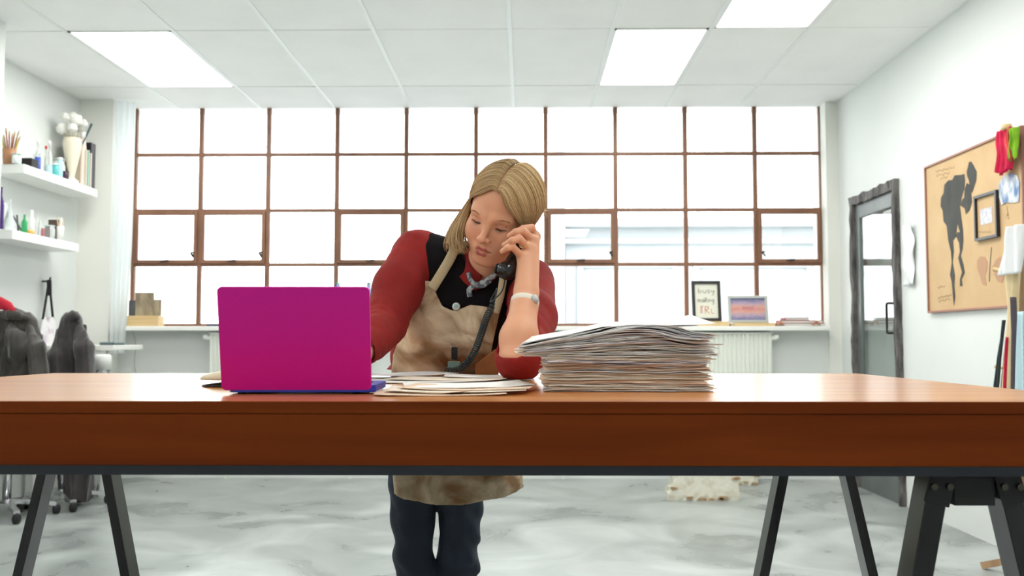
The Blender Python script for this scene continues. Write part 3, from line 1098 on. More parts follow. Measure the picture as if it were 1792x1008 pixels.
MB().prism([P2(a, b, 0.004) for a, b in ((fa, fb), (1 - fa, fb), (1 - fa, 1 - fb), (fa, 1 - fb))], P2(0, 0, 0.002) - P2(0, 0, 0)).build('painting', pastel(), f2)
sq = MB()
pp = [P2(0.36 + 0.30 * k / 23, 0.56 + 0.05 * math.sin(k * 1.7) + 0.02 * math.sin(k * 3.1), 0.0068) for k in range(24)]
for p, q in zip(pp[:-1], pp[1:]):
    sq.bar(p, q, 0.003, 0.0006, up=(0, 1, 0.1))
sq.build('scribble', mat('rose_ink', rgb(176, 96, 120), 0.8), f2)

# books at the right end of the sill
zc = SILL_Z
for k, (a, b, h, mm_, lb) in enumerate((
        (1366, 1440, 0.022, mat('book_grey', rgb(150, 142, 136), 0.6), 'grey book at the bottom of the sill stack'),
        (1362, 1436, 0.022, mat('book_red', rgb(176, 96, 84), 0.6), 'red book in the middle of the sill stack'),
        (1370, 1412, 0.020, mat('book_maroon', rgb(150, 62, 62), 0.6), 'small maroon book on top of the sill stack'))):
    xa, xb = sx_at(a, 7.05), sx_at(b, 7.05)
    bk = thing('book', lb, 'book', ((xa + xb) / 2, 7.05, zc), 'books on the sill')
    bx('page_block', (xa + 0.004, 6.985, zc + 0.003), (xb - 0.006, 7.115, zc + h - 0.003), M_paper, bk)
    m_ = MB()
    m_.box((xa, 6.98, zc), (xb, 7.12, zc + 0.0028)).box((xa, 6.98, zc + h - 0.0028), (xb, 7.12, zc + h)).box((xa, 6.98, zc + 0.0028), (xa + 0.003, 7.12, zc + h - 0.0028))
    m_.build('cover', mm_, bk)
    zc += h + 0.0004
for k, (u, w) in enumerate(((1366, 0.05), (1428, 0.06))):
    m_ = MB()
    xx = sx_at(u, 6.96)
    pts = [(xx + w * (t / 8 - 0.5), 6.958 + 0.005 * math.sin(t * 1.3 + k), SILL_Z + 0.008 + 0.03 * math.sin(math.pi * t / 8) * (0.8 if k else 0.6)) for t in range(9)]
    m_.tube(pts, [0.006] + [0.009] * 7 + [0.005], 8)
    tag(m_.build('string_bundle', mat('rust_string', rgb(196, 140, 112), 0.8), smooth=True), 'rust-coloured string bundle before the sill books, ' + ('by the pier' if k else 'beside the pastel picture'), 'string', 'string bundles on the sill')
# dark blue tablet lying on the sill next to the laptop's edge
o = bx('notebook', (sx_at(371), 6.96, SILL_Z), (sx_at(410), 7.08, SILL_Z + 0.014), mat('navy_cover', rgb(40, 50, 90), 0.5), bevel=0.002)
tag(o, 'navy notebook flat on the sill just above the laptop corner', 'notebook')

# ---------------------------------------------------------------- shelves on the left wall
SXF = -3.2


def shelf(u0, u1, vtop, label):
    y0 = SXF / ray(u0, 400).x * ray(u0, 400).y
    y1 = SXF / ray(u1, 400).x * ray(u1, 400).y
    zt_ = at(u1, vtop, y1).z
    o = bx('wall_shelf', (XL + 0.001, y0, zt_ - 0.058), (SXF, y1, zt_), M_white, bevel=0.003)
    tag(o, label, 'shelf', 'wall shelves')
    return y0, y1, zt_


UY0, UY1, UZ = shelf(39, 169, 332, 'thick white wall shelf holding bottles, books and a vase')
LY0, LY1, LZ = shelf(22, 139, 427, 'thick white wall shelf below, holding small bottles and a brush cup')


def spot(u, X):
    d = ray(u, 350)
    return d.y * X / d.x


M_clear = mat('clear_bottle_glass', (0.93, 0.96, 0.96), 0.08, trans=0.85, ior=1.3)
BOT = {
    'tall': [(0.55, 0), (0.6, 0.02), (0.6, 0.55), (0.5, 0.66), (0.22, 0.78), (0.2, 0.96), (0.26, 0.97), (0.26, 1.0)],
    'jar': [(0.9, 0), (1.0, 0.03), (1.0, 0.8), (0.85, 0.88), (0.85, 1.0)],
    'cone': [(1.0, 0), (1.0, 0.05), (0.35, 0.7), (0.25, 0.9), (0.3, 1.0)],
    'round': [(0.6, 0), (0.95, 0.2), (1.0, 0.4), (0.7, 0.62), (0.3, 0.75), (0.3, 1.0)],
    'cup': [(0.85, 0), (0.95, 0.5), (1.0, 1.0), (0.93, 1.0), (0.85, 0.1)],
}


def bottle(name, u, X, z, r, h, prof, m, label, cat='bottle', cap=None, fill=None, group='things on the wall shelves'):
    y = spot(u, X)
    t = thing(name, label, cat, (X, y, z), group)
    MB().lathe([(a * r, b * h) for a, b in BOT[prof]], (X, y, z + 0.0006), 18).build('body', m, t, smooth=True)
    if fill:
        fm, lv = fill
        MB().lathe([(a * r * 1.02, b * h) for a, b in BOT[prof] if b <= lv] + [(BOT[prof][2][0] * r * 1.02, lv * h)], (X, y, z + 0.001), 18).build('contents', fm, t, smooth=True)
    if cap:
        cr_ = BOT[prof][-1][0] * r * 1.1
        MB().lathe([(cr_, 0), (cr_, h * 0.1), (cr_ * 0.8, h * 0.12)], (X, y, z + h), 14).build('cap', cap, t, smooth=True)
    return t


c = lambda n, *a, r=0.4: mat(n, rgb(*a), r)
XS = -3.31
# upper shelf
bj = bottle('brush_jar', 14, XS, UZ, 0.042, 0.10, 'cup', c('ochre_pot', 176, 128, 92), 'ochre pot crammed with yellow-handled brushes on the upper shelf', 'jar')
yj = spot(14, XS)
for k in range(14):
    a = k * 2.4
    r_ = random.Random(k)
    tp = Vector((XS + 0.05 * math.cos(a), yj + 0.05 * math.sin(a), UZ + 0.15 + 0.05 * r_.random()))
    st = MB().tube([(XS + 0.015 * math.cos(a), yj + 0.015 * math.sin(a), UZ + 0.02), tp], 0.004, 6)
    hd = [c('brush_yellow', 206, 178, 60), c('brush_brown', 140, 84, 50), c('brush_red', 168, 70, 54), c('brush_olive', 140, 150, 62)][k % 4]
    b_ = st.build('brush', hd, bj)
    MB().tube([tp, tp + (tp - Vector((XS, yj, UZ + 0.02))).normalized() * 0.03], [0.006, 0.002], 6).build('bristle', c('bristle_tan', 180, 150, 110), b_)
bottle('paint_pot', 24, -3.25, UZ, 0.018, 0.055, 'jar', c('pot_white', 228, 232, 232), 'tiny white paint pot beside the brush jar', 'pot', cap=c('cap_blue', 120, 180, 200))
bottle('paint_pot', 30, -3.25, UZ, 0.018, 0.06, 'jar', c('pot_pale', 206, 226, 226), 'tiny pale blue paint pot next to the black box', 'pot', cap=c('cap_green', 150, 190, 120))
y_ = spot(48, -3.28)
o = MB().box((-3.35, y_ - 0.045, UZ + 0.0006), (-3.235, y_ + 0.045, UZ + 0.07)).build('camera_box', M_blackmatt, bevel=0.006)
tag(o, 'small black box on the upper shelf', 'box')
bottle('bottle', 64, -3.26, UZ, 0.032, 0.19, 'tall', M_clear, 'clear bottle of blue liquid on the upper shelf', cap=M_white, fill=(c('blue_ink', 66, 92, 190), 0.5))
bottle('bottle', 58, -3.32, UZ, 0.026, 0.13, 'round', M_clear, 'short round clear bottle behind the blue bottle')
bottle('bottle', 78, -3.30, UZ, 0.026, 0.19, 'tall', M_clear, 'slim clear bottle with red cap on the upper shelf', cap=c('cap_red', 190, 40, 40))
bottle('bottle', 84, -3.25, UZ, 0.034, 0.21, 'tall', M_clear, 'tallest clear bottle with white cap on the upper shelf', cap=M_white, fill=(c('pale_blue_liquid', 176, 208, 216), 0.3))
bottle('jar', 96, -3.25, UZ, 0.03, 0.085, 'jar', c('turquoise', 96, 190, 192), 'turquoise jar on the upper shelf', 'jar', cap=M_white)
bottle('jar', 103, -3.225, UZ, 0.02, 0.125, 'jar', c('pale_aqua', 178, 220, 222), 'slim pale aqua tube beside the turquoise jar', 'jar', cap=M_white)
bottle('jar', 101, -3.35, UZ, 0.045, 0.16, 'jar', c('milk_glass', 214, 218, 210), 'broad milky jar at the back of the upper shelf', 'jar', cap=c('grey_lid', 170, 174, 168))
bottle('cup', 113, -3.235, UZ, 0.024, 0.06, 'cup', c('plum_cup', 70, 50, 66), 'small dark plum cup on the upper shelf', 'cup')
# white vase with dried white blooms
yv = spot(124, -3.29)
va = thing('vase', 'white cornucopia-shaped vase on the upper shelf', 'vase', (-3.29, yv, UZ), 'things on the wall shelves')
MB().lathe([(0.05, 0), (0.05, 0.03), (0.02, 0.045), (0.024, 0.08), (0.05, 0.2), (0.066, 0.30), (0.06, 0.34), (0.05, 0.34)], (-3.29, yv, UZ + 0.0006), 20).build('body', c('bisque', 232, 224, 204, r=0.6), va, smooth=True)
bl = MB()
r_ = random.Random(3)
M_bloom = mat('white_blooms', rgb(236, 236, 230), 0.9, bump=0.4, bscale=80)
fl_ = thing('dried_flowers', 'bunch of dried white blooms standing in the white vase', 'flowers', (-3.29, yv, UZ + 0.35), 'things on the wall shelves')
for k in range(13):
    a, e = r_.uniform(0, 6.28), r_.uniform(0.0, 1.0)
    cxx, cyy, czz = -3.29 + 0.075 * math.cos(a) * (1 - 0.3 * e), yv + 0.09 * math.sin(a), UZ + 0.37 + 0.12 * e
    m_ = MB()
    prof = [(0.008, -0.03), (0.03, -0.015), (0.036, 0.005), (0.024, 0.025), (0.006, 0.032)]
    m_.lathe([(q * r_.uniform(0.8, 1.15), w) for q, w in prof], (cxx, cyy, czz), 9)
    bo = m_.build('bloom', M_bloom, fl_, smooth=False)
    MB().tube([(-3.29, yv, UZ + 0.3), (cxx, cyy, czz - 0.02)], 0.0025, 5).build('stem', c('dry_stem', 196, 190, 160), bo)
sk = MB().tube([(-3.26, yv + 0.03, UZ + 0.24), (-3.20, yv + 0.10, UZ + 0.47)], [0.005, 0.009], 8)
tag(sk.build('wooden_stick', c('slate_stick', 70, 88, 92)), 'slanting slate-coloured stick beside the dried blooms', 'stick')
bottle('bottle', 143, -3.245, UZ, 0.022, 0.36, 'jar', c('blush_white', 232, 216, 206), 'tall blush white cylinder bottle next to the books', cap=M_white)
for k, (u, w, h, dd, cl, lb) in enumerate((
        (149.5, 0.016, 0.27, 0.13, (206, 196, 176), 'thin beige book standing on the upper shelf'),
        (153.5, 0.016, 0.275, 0.13, (160, 196, 186), 'thin mint book standing on the upper shelf'),
        (157.5, 0.018, 0.26, 0.13, (212, 204, 186), 'thin cream book leaning on the black binder'))):
    yy = spot(u, -3.215)
    bk = thing('book', lb, 'book', (-3.28, yy, UZ), 'books on the upper shelf')
    bx('cover', (-3.21 - dd, yy - w / 2, UZ + 0.0005), (-3.212, yy + w / 2, UZ + h), c('cv%d%d%d' % cl, *cl), bk, bevel=0.002)
    bx('page_block', (-3.2125 - dd + 0.006, yy - w / 2 + 0.003, UZ + h - 0.001), (-3.216, yy + w / 2 - 0.003, UZ + h + 0.0005), M_paper, bk)
yy = spot(164, -3.215)
bk = thing('binder', 'large black binder at the end of the upper shelf', 'binder', (-3.3, yy, UZ), 'books on the upper shelf')
bx('cover', (-3.41, yy - 0.04, UZ + 0.0005), (-3.225, yy + 0.035, UZ + 0.345), c('binder_black', 40, 32, 36), bk, bevel=0.003)
bx('pages', (-3.405, yy + 0.0355, UZ + 0.003), (-3.23, yy + 0.045, UZ + 0.335), M_paper, bk)
o = bx('flat_box', (-3.33, spot(126, -3.25) - 0.06, UZ + 0.0005), (-3.215, spot(126, -3.25) - 0.055 + 0.03, UZ + 0.03), M_white, bevel=0.002)
tag(o, 'small flat white box at the front edge beside the vase', 'box')
# lower shelf
bottle('bottle', 2, -3.25, LZ, 0.03, 0.26, 'tall', c('violet_glass', 78, 36, 120), 'violet bottle at the near end of the lower shelf')
bottle('bottle', 8, -3.34, LZ, 0.04, 0.19, 'cone', c('frosted', 222, 228, 228), 'frosted white cone bottle on the lower shelf')
bottle('bottle', 17, -3.26, LZ, 0.04, 0.2, 'cone', M_clear, 'clear cone flask on the lower shelf')
yq = spot(34, -3.3)
tg = MB().tube([(-3.3, yq, LZ + 0.005), (-3.33, yq + 0.03, LZ + 0.13)], 0.006, 6).tube([(-3.27, yq, LZ + 0.005), (-3.35, yq + 0.02, LZ + 0.125)], 0.006, 6)
tag(tg.build('tongs', c('tong_grey', 84, 92, 90)), 'dark grey tongs leaning on the lower shelf', 'tongs')
bottle('bottle', 44, -3.25, LZ, 0.03, 0.125, 'tall', c('green_glass', 58, 168, 104), 'small green bottle on the lower shelf')
bottle('bottle', 42, -3.33, LZ, 0.034, 0.16, 'cone', M_clear, 'clear cone bottle behind the green bottle')
bottle('pot', 54, -3.235, LZ, 0.026, 0.028, 'jar', c('amber', 226, 176, 84), 'squat amber pot on the lower shelf', 'pot')
bottle('bottle', 56, -3.34, LZ, 0.034, 0.19, 'round', c('white_ceramic', 234, 236, 232), 'white ceramic bottle behind the amber pot')
bottle('bottle', 66, -3.26, LZ, 0.022, 0.15, 'tall', c('white_gloss', 240, 240, 238), 'slim white bottle on the lower shelf')
bottle('bottle', 71, -3.24, LZ, 0.022, 0.135, 'tall', M_clear, 'slim clear bottle beside the slim white one')
bottle('paint_pot', 76, -3.23, LZ, 0.013, 0.06, 'jar', c('rose_pot', 190, 110, 120), 'thin rose paint tube on the lower shelf', 'pot', cap=M_white)
bottle('jar', 88, -3.25, LZ, 0.036, 0.085, 'jar', M_clear, 'clear glass jar with pale lid on the lower shelf', 'jar', cap=c('pale_lid', 200, 216, 212))
yq = spot(101, -3.28)
wf = thing('small_frame', 'narrow white frame standing at the end of the lower shelf', 'picture frame', (-3.3, yq, LZ))
m_ = MB()
m_.box((-3.36, yq, LZ + 0.0005), (-3.345, yq + 0.015, LZ + 0.17)).box((-3.265, yq, LZ + 0.0005), (-3.25, yq + 0.015, LZ + 0.17)).box((-3.345, yq, LZ + 0.155), (-3.265, yq + 0.015, LZ + 0.17)).box((-3.345, yq, LZ + 0.0005), (-3.265, yq + 0.015, LZ + 0.015))
m_.build('frame', M_white, wf)
bx('backing', (-3.345, yq + 0.008, LZ + 0.015), (-3.265, yq + 0.013, LZ + 0.155), c('dark_brown_card', 96, 78, 70), wf)
cu = bottle('brush_cup', 107, -3.225, LZ, 0.023, 0.1, 'cup', M_white, 'white cup holding two pale brushes at the end of the lower shelf', 'cup')
yq = spot(107, -3.225)
for k, (dx, dy_) in enumerate(((0.012, 0.02), (-0.02, -0.01))):
    MB().tube([(-3.225, yq, LZ + 0.01), (-3.225 + dx, yq + dy_, LZ + 0.15 + 0.01 * k)], 0.0045, 6).build('brush', c('pale_beech', 218, 188, 150), cu)

# ---------------------------------------------------------------- plastic dust sheet hanging in the window reveal
def sheetfn(a, b):
    z = ZC - 0.02 - b * (ZC - 0.98)
    x0s, x1s = at(196, 300, 6.88).x + 0.02, at(238, 300, 6.95).x
    wob = 0.016 * math.sin(a * 19 + b * 3) + 0.01 * math.sin(a * 41 + b * 7)
    x = x0s + (x1s - x0s) * a * (1 - 0.35 * b ** 2)
    y = 6.87 + 0.05 * a + wob
    return (x, y, z)


def sheer(name, col, tr=0.5):
    m = bpy.data.materials.new(name)
    m.use_nodes = True
    N, L = m.node_tree.nodes, m.node_tree.links
    N.clear()
    out = N.new('ShaderNodeOutputMaterial')
    a, b, mx = N.new('ShaderNodeBsdfDiffuse'), N.new('ShaderNodeBsdfTranslucent'), N.new('ShaderNodeMixShader')
    a.inputs[0].default_value = (*col, 1)
    b.inputs[0].default_value = (*col, 1)
    mx.inputs[0].default_value = tr
    L.new(a.outputs[0], mx.inputs[1])
    L.new(b.outputs[0], mx.inputs[2])
    L.new(mx.outputs[0], out.inputs[0])
    return m


M_plastic = sheer('white_dust_sheet', rgb(240, 244, 244))
o = MB().sheet(sheetfn, 40, 30).build('dust_sheet', M_plastic, smooth=True)
tag(o, 'translucent white plastic sheet hanging beside the window pier', 'sheet')
# thin cable down from the left end of the sill
pts = [at(229 + 14 * t / 12 + 4 * math.sin(t * 0.5), 572 + 92 * t / 12, 7.06) for t in range(13)]
o = MB().tube(pts, 0.003, 6).build('cable', c('grey_cable', 170, 172, 166))
tag(o, 'thin grey cable hanging below the left end of the sill', 'cable')

# tall white bench in the corner
wbn = thing('corner_bench', 'tall white bench in the corner behind the jackets', 'bench', (-2.95, 6.35, 0))
bt = at(185, 604, 6.3).z
bx('top', (XL + 0.01, 6.22, bt - 0.035), (at(208, 604, 6.3).x, 6.7, bt), M_white, wbn, bevel=0.004)
for x, y in ((XL + 0.05, 6.26), (XL + 0.05, 6.64), (at(182, 604, 6.3).x, 6.26), (at(192, 604, 6.7).x, 6.64)):
    bx('leg', (x - 0.025, y - 0.025, 0), (x + 0.025, y + 0.025, bt - 0.035), M_white, wbn)
o = bx('tablet', (at(181, 604, 6.3).x, 6.24, bt + 0.0005), (at(210, 604, 6.3).x - 0.01, 6.4, bt + 0.02), c('slate_tablet', 96, 110, 114), bevel=0.003)
tag(o, 'slate-grey tablet on the tall white bench', 'tablet')
jb = bottle('clear_tube', 187, at(187, 640, 6.25).x, 0.0, 0.06, 0.86, 'jar', M_clear, 'tall clear tube standing under the corner of the white bench', 'tube', cap=M_white, group='things in the corner')

# bag on a hook on the left wall
hk = atx(76, 495, XL + 0.01)
o = MB().tube([(XL, hk.y, hk.z + 0.01), (XL + 0.05, hk.y, hk.z + 0.012), (XL + 0.06, hk.y, hk.z + 0.04)], 0.007, 8).build('wall_hook', M_blackmatt)
tag(o, 'black hook on the wall above the jackets', 'hook')
bag = thing('hanging_bag', 'white patterned bag on black straps hanging from the wall hook', 'bag', (XL + 0.05, hk.y, hk.z - 0.42))
zb0 = hk.z
for s in (-1, 1):
    MB().tube([(XL + 0.05, hk.y + s * 0.01, zb0 - 0.02), (XL + 0.05, hk.y + s * 0.035, zb0 - 0.12), (XL + 0.05, hk.y + s * 0.07, zb0 - 0.26)], 0.008, 6).build('strap', M_blackmatt, bag)
o_ = MB().tube([(XL + 0.05, hk.y, zb0 + 0.02), (XL + 0.055, hk.y, zb0 - 0.09)], 0.016, 8).build('knot', M_blackmatt, bag)


def bagfn(a, b):
    an = a * 2 * math.pi
    w = 0.06 + 0.075 * b ** 0.6
    return (XL + 0.055 + 0.035 * math.cos(an) * (0.5 + 0.5 * b), hk.y + w * math.sin(an), zb0 - 0.25 - 0.25 * b + 0.01 * math.sin(an * 3))


MB().sheet(bagfn, 24, 8).build('body', mat('bag_print', rgb(232, 230, 232), 0.8, col2=rgb(190, 170, 190), nscale=(14, 14, 14), nrange=(0.5, 0.7)), bag, smooth=True)
bx('base', (XL + 0.02, hk.y - 0.13, zb0 - 0.535), (XL + 0.09, hk.y + 0.13, zb0 - 0.5), c('plum_trim', 80, 36, 70), bag, bevel=0.01)

# ---------------------------------------------------------------- two high-backed chairs with jackets thrown over them
M_jk = mat('charcoal_jacket', rgb(66, 61, 61), 0.85, col2=rgb(52, 48, 49), nscale=(14, 14, 14), sheen=0.3, bump=0.2, bscale=300)
M_jk2 = mat('olive_grey_jacket', rgb(70, 66, 61), 0.85, col2=rgb(58, 55, 51), nscale=(14, 14, 14), sheen=0.3, bump=0.2, bscale=300)
M_red = mat('red_scarf', rgb(190, 30, 52), 0.8)


def chair(cx, cy, top, label):
    t = thing('high_chair', label, 'chair', (cx, cy, 0), 'chairs by the wall')
    MB().tube([(cx, cy, 0.10), (cx, cy, 0.5)], 0.025, 12).build('post', M_chrome, t, smooth=True)
    for k in range(5):
        a = k * 2 * math.pi / 5 + 0.4
        e = Vector((cx + 0.27 * math.cos(a), cy + 0.27 * math.sin(a), 0.065))
        l_ = MB().bar((cx, cy, 0.10), e, 0.035, 0.025).build('leg', M_chrome, t)
        MB().tube([e + Vector((-0.012, 0, -0.035)), e + Vector((0.012, 0, -0.035))], 0.029, 14).build('castor', M_blackmatt, l_, smooth=True)
    bx('seat', (cx - 0.23, cy - 0.22, 0.5), (cx + 0.23, cy + 0.22, 0.57), M_blackmatt, t, bevel=0.025)
    bx('backrest', (cx - 0.075, cy + 0.10, 0.66), (cx + 0.075, cy + 0.135, top - 0.09), M_blackmatt, t, bevel=0.015)
    for sx_ in (-0.06, 0.06):
        MB().bar((cx + sx_, cy + 0.12, 0.55), (cx + sx_, cy + 0.12, 0.8), 0.03, 0.012).build('upright', M_blackmatt, t)
    return t


c1 = at(28, 600, 5.55)
c2 = at(122, 600, 5.92)
ctop1, ctop2 = at(28, 542, 5.55).z, at(130, 543, 5.92).z
chair(c1.x, c1.y - 0.05, ctop1, 'high-backed chair under the two-tone grey jackets at the picture edge')
chair(c2.x, c2.y - 0.05, ctop2, 'high-backed chair under the single charcoal jacket')
o = MB().tube([at(-14, 540, 5.49), at(0, 530, 5.47), at(14, 536, 5.47), at(24, 545, 5.44)], [0.03, 0.04, 0.03, 0.015], 12).build('scarf', M_red, smooth=True)
tag(o, 'red scarf bunched on the collar of the olive-grey jacket', 'scarf')

# ---------------------------------------------------------------- plaster blocks on the floor
M_plaster = mat('chipped_plaster', rgb(206, 200, 178), 0.9, col2=rgb(228, 226, 212), nscale=(14, 14, 14), nrange=(0.3, 0.5), bump=0.5, bscale=30)
M_chip = mat('brown_chip', rgb(184, 158, 124), 0.9, col2=rgb(150, 120, 88), nscale=(30, 30, 30))


def plaster_block(u0, u1, v, h, d, label, taper=0.05, seed=0):
    r = random.Random(seed)
    a, b = atz(u0, v, 0), atz(u1, v, 0)
    y0 = (a.y + b.y) / 2
    t = thing('plaster_block', label, 'block', ((a.x + b.x) / 2, y0 + d / 2, 0), 'plaster blocks on the floor')
    nx, nz_ = 16, 8
    m_ = MB()

    def shell(side):
        def fn(p, q):
            x = a.x + (b.x - a.x) * p
            x += taper * (1 if p < 0.5 else -0.25) * q
            edge = (min(p, 1 - p, q, 1 - q) < 0.02)
            j = 0.012 if edge else 0.002
            z = h * q
            return (x + r.uniform(-j, j), y0 + (0 if side < 0 else d) + r.uniform(-j, j) * 0.6 + (0.006 if edge else 0) * -side, max(0, z + (r.uniform(-j, j) if q > 0.05 else 0)))
        return fn
    A = MB().sheet(shell(-1), nx, nz_)
    B = MB().sheet(shell(1), nx, nz_)
    n = len(A.v)
    w_ = nx + 1
    ring = [i for i in range(nx)] + [nx + k * w_ for k in range(nz_)] + [nz_ * w_ + nx - i for i in range(nx)] + [(nz_ - k) * w_ for k in range(nz_)]
    fs = A.f + [tuple(i + n for i in f[::-1]) for f in B.f]
    for i in range(len(ring)):
        p, q = ring[i], ring[(i + 1) % len(ring)]
        fs.append((p, p + n, q + n, q))
    m_.add(A.v + B.v, fs).build('body', M_plaster, t)
    for k in range(9):
        x = a.x + (b.x - a.x) * r.uniform(0.04, 0.96)
        z = r.choice([0.008, 0.012, 0.02, h * 0.45, h * 0.95])
        if r.random() < 0.3:
            x = r.choice([a.x + 0.03, b.x - 0.02])
            z = r.uniform(0.02, h * 0.9)
        rr = r.uniform(0.012, 0.028)
        pts = [(x + rr * math.cos(q) * r.uniform(0.6, 1.6), y0 - 0.011, max(0.001, z + rr * 0.5 * math.sin(q) * r.uniform(0.6, 1.3))) for q in [i * 0.785 for i in range(8)]]
        MB().prism(pts, (0, 0.02, 0)).build('chip', M_chip, t)


plaster_block(1170, 1294, 876, 0.26, 0.16, 'larger chipped plaster block on the floor under the table', seed=1)
plaster_block(1262, 1330, 849, 0.22, 0.14, 'smaller plaster block behind the larger chipped one', taper=0.0, seed=5)

# ---------------------------------------------------------------- right wall: board, cloths, paper
M_kraft = mat('kraft_board', rgb(208, 178, 136), 0.85, col2=rgb(200, 168, 126), nscale=(5, 5, 5))
M_wframe = mat('red_brown_moulding', rgb(158, 110, 92), 0.5)
bF, bN = atx(1628, 420, XR).y, 4.43
bz0, bz1 = atx(1637, 544, XR).z, atx(1628, 294, XR).z
br_ = thing('canvas_board', 'large framed kraft board with a dark dripping ink figure on the wall', 'board', (XR - 0.01, (bF + bN) / 2, bz0))
bx('panel', (XR - 0.014, bN, bz0), (XR - 0.001, bF, bz1), M_kraft, br_)
for lo, hi in (((bN - 0.012, bz0 - 0.012), (bF + 0.012, bz0)), ((bN - 0.012, bz1), (bF + 0.012, bz1 + 0.012)), ((bN - 0.012, bz0), (bN, bz1)), ((bF, bz0), (bF + 0.012, bz1))):
    bx('frame_stick', (XR - 0.024, lo[0], lo[1]), (XR - 0.001, hi[0], hi[1]), M_wframe, br_, bevel=0.002)
M_inkfig = mat('charcoal_ink', rgb(76, 76, 72), 0.8, col2=rgb(62, 62, 60), nscale=(14, 14, 5))
M_pinkink = mat('faded_rose_ink', rgb(186, 146, 116), 0.85)


def wallpoly(px, m, name, parent, x=XR - 0.0145, th_=0.0012):
    pts = [atx(u, v, x) for u, v in px]
    return MB().prism(pts, (-th_, 0, 0)).build(name, m, parent)


def zz(pts):   # zoom coordinates of the 2.65-times crop that starts at (1460, 180)
    return [(1460 + a / 2.654, 180 + b / 2.653) for a, b in pts]


fig = [
    [(512, 380), (530, 360), (548, 358), (560, 336), (590, 334), (604, 330), (608, 360), (604, 400), (592, 440), (584, 480), (590, 530), (598, 590), (600, 640), (590, 640), (584, 600), (572, 560), (566, 620), (552, 640), (544, 600), (530, 640), (522, 570), (508, 550), (504, 500), (494, 480), (496, 440), (508, 420)],
    [(626, 275), (636, 272), (650, 296), (662, 320), (660, 360), (650, 390), (640, 420), (632, 400), (626, 360), (618, 340), (616, 320)],
    [(606, 400), (616, 372), (630, 380), (636, 420), (640, 460), (628, 500), (612, 518), (606, 490), (586, 476), (594, 450), (604, 440)],
    [(530, 640), (544, 600), (552, 640), (556, 690), (550, 740), (560, 800), (558, 850), (562, 900), (556, 942), (550, 880), (546, 830), (538, 800), (546, 740), (542, 690)],
    [(566, 620), (572, 600), (590, 600), (600, 640), (596, 680), (588, 710), (600, 750), (606, 790), (592, 820), (596, 850), (584, 852), (584, 820), (594, 786), (584, 752), (576, 720), (584, 690), (580, 650)],
]
for pl in fig:
    wallpoly(zz(pl), M_inkfig, 'ink_figure', br_)
for pl in ([(664, 730), (680, 712), (700, 716), (712, 740), (708, 780), (700, 800), (708, 850), (690, 846), (676, 800), (664, 770)],
           [(736, 760), (752, 728), (772, 712), (790, 740), (794, 790), (780, 836), (760, 830), (744, 800)]):
    wallpoly(zz(pl), M_pinkink, 'rose_brush_mark', br_, x=XR - 0.0145)


def scribble(px, m, name, parent, w=0.004, x=XR - 0.0152):
    pts = [atx(u, v, x) for u, v in zz(px)]
    m_ = MB()
    for p, q in zip(pts[:-1], pts[1:]):
        m_.bar(p, q, w, 0.0008, up=(1, 0, 0))
    return m_.build(name, m, parent)


M_pencil = mat('pencil_line', rgb(160, 134, 100), 0.9)
scribble([(730, 670), (726, 720), (722, 770), (720, 830)], M_inkfig, 'ink_stroke', br_, 0.006)
for y0_, x0_, n_, w_ in ((318, 470, 22, 4.2), (338, 474, 16, 4.2), (352, 490, 10, 4.2), (858, 478, 10, 4), (906, 480, 18, 4), (922, 484, 14, 4)):
    scribble([(x0_ + k * w_, y0_ - k * 0.9 + 5 * math.sin(k * 2.1 + y0_) + 3 * math.sin(k * 1.1)) for k in range(n_)], M_pencil, 'pencil_note', br_, 0.0022)
scribble([(800, 480), (806, 510), (798, 530), (812, 540), (804, 500)], M_pencil, 'pencil_note', br_, 0.0025)

# small black frame on the board
fzs = [(648, 436), (752, 416), (752, 636), (652, 644)]
xq = XR - 0.030
ff = zz(fzs)
fy1, fy0 = atx(ff[0][0], ff[0][1], xq).y, atx(ff[1][0], ff[1][1], xq).y
fz1, fz0 = atx(ff[0][0], ff[0][1], xq).z, atx(ff[3][0], ff[3][1], xq).z
sf = thing('picture_frame', 'small black frame with a white print hung on the kraft board', 'picture frame', (xq, (fy0 + fy1) / 2, fz0))
for lo, hi in (((fy0, fz0), (fy1, fz0 + 0.014)), ((fy0, fz1 - 0.014), (fy1, fz1)), ((fy0, fz0 + 0.014), (fy0 + 0.014, fz1 - 0.014)), ((fy1 - 0.014, fz0 + 0.014), (fy1, fz1 - 0.014))):
    bx('frame_stick', (xq - 0.004, lo[0], lo[1]), (XR - 0.0155, hi[0], hi[1]), M_darkframe, sf)
bx('mount', (XR - 0.02, fy0 + 0.014, fz0 + 0.014), (XR - 0.0157, fy1 - 0.014, fz1 - 0.014), M_kraft, sf)
pz0, pz1 = fz0 + (fz1 - fz0) * 0.34, fz0 + (fz1 - fz0) * 0.68
bx('print', (XR - 0.0215, fy0 + (fy1 - fy0) * 0.28, pz0), (XR - 0.0202, fy0 + (fy1 - fy0) * 0.80, pz1), mat('speckled_print', rgb(222, 222, 226), 0.8, col2=rgb(190, 190, 200), nscale=(60, 60, 60)), sf)
scribble([(668 + k * 4, 600 + 5 * math.sin(k * 2.3)) for k in range(16)], M_pencil, 'pencil_note', sf, 0.0025, x=XR - 0.0206)

# cloths pinned over the corner of the board
M_pink = mat('crimson_cloth', rgb(214, 24, 78), 0.75, col2=rgb(190, 16, 62), nscale=(20, 20, 20))
M_lime = mat('lime_cloth', rgb(132, 186, 26), 0.75, col2=rgb(110, 160, 20), nscale=(20, 20, 20))


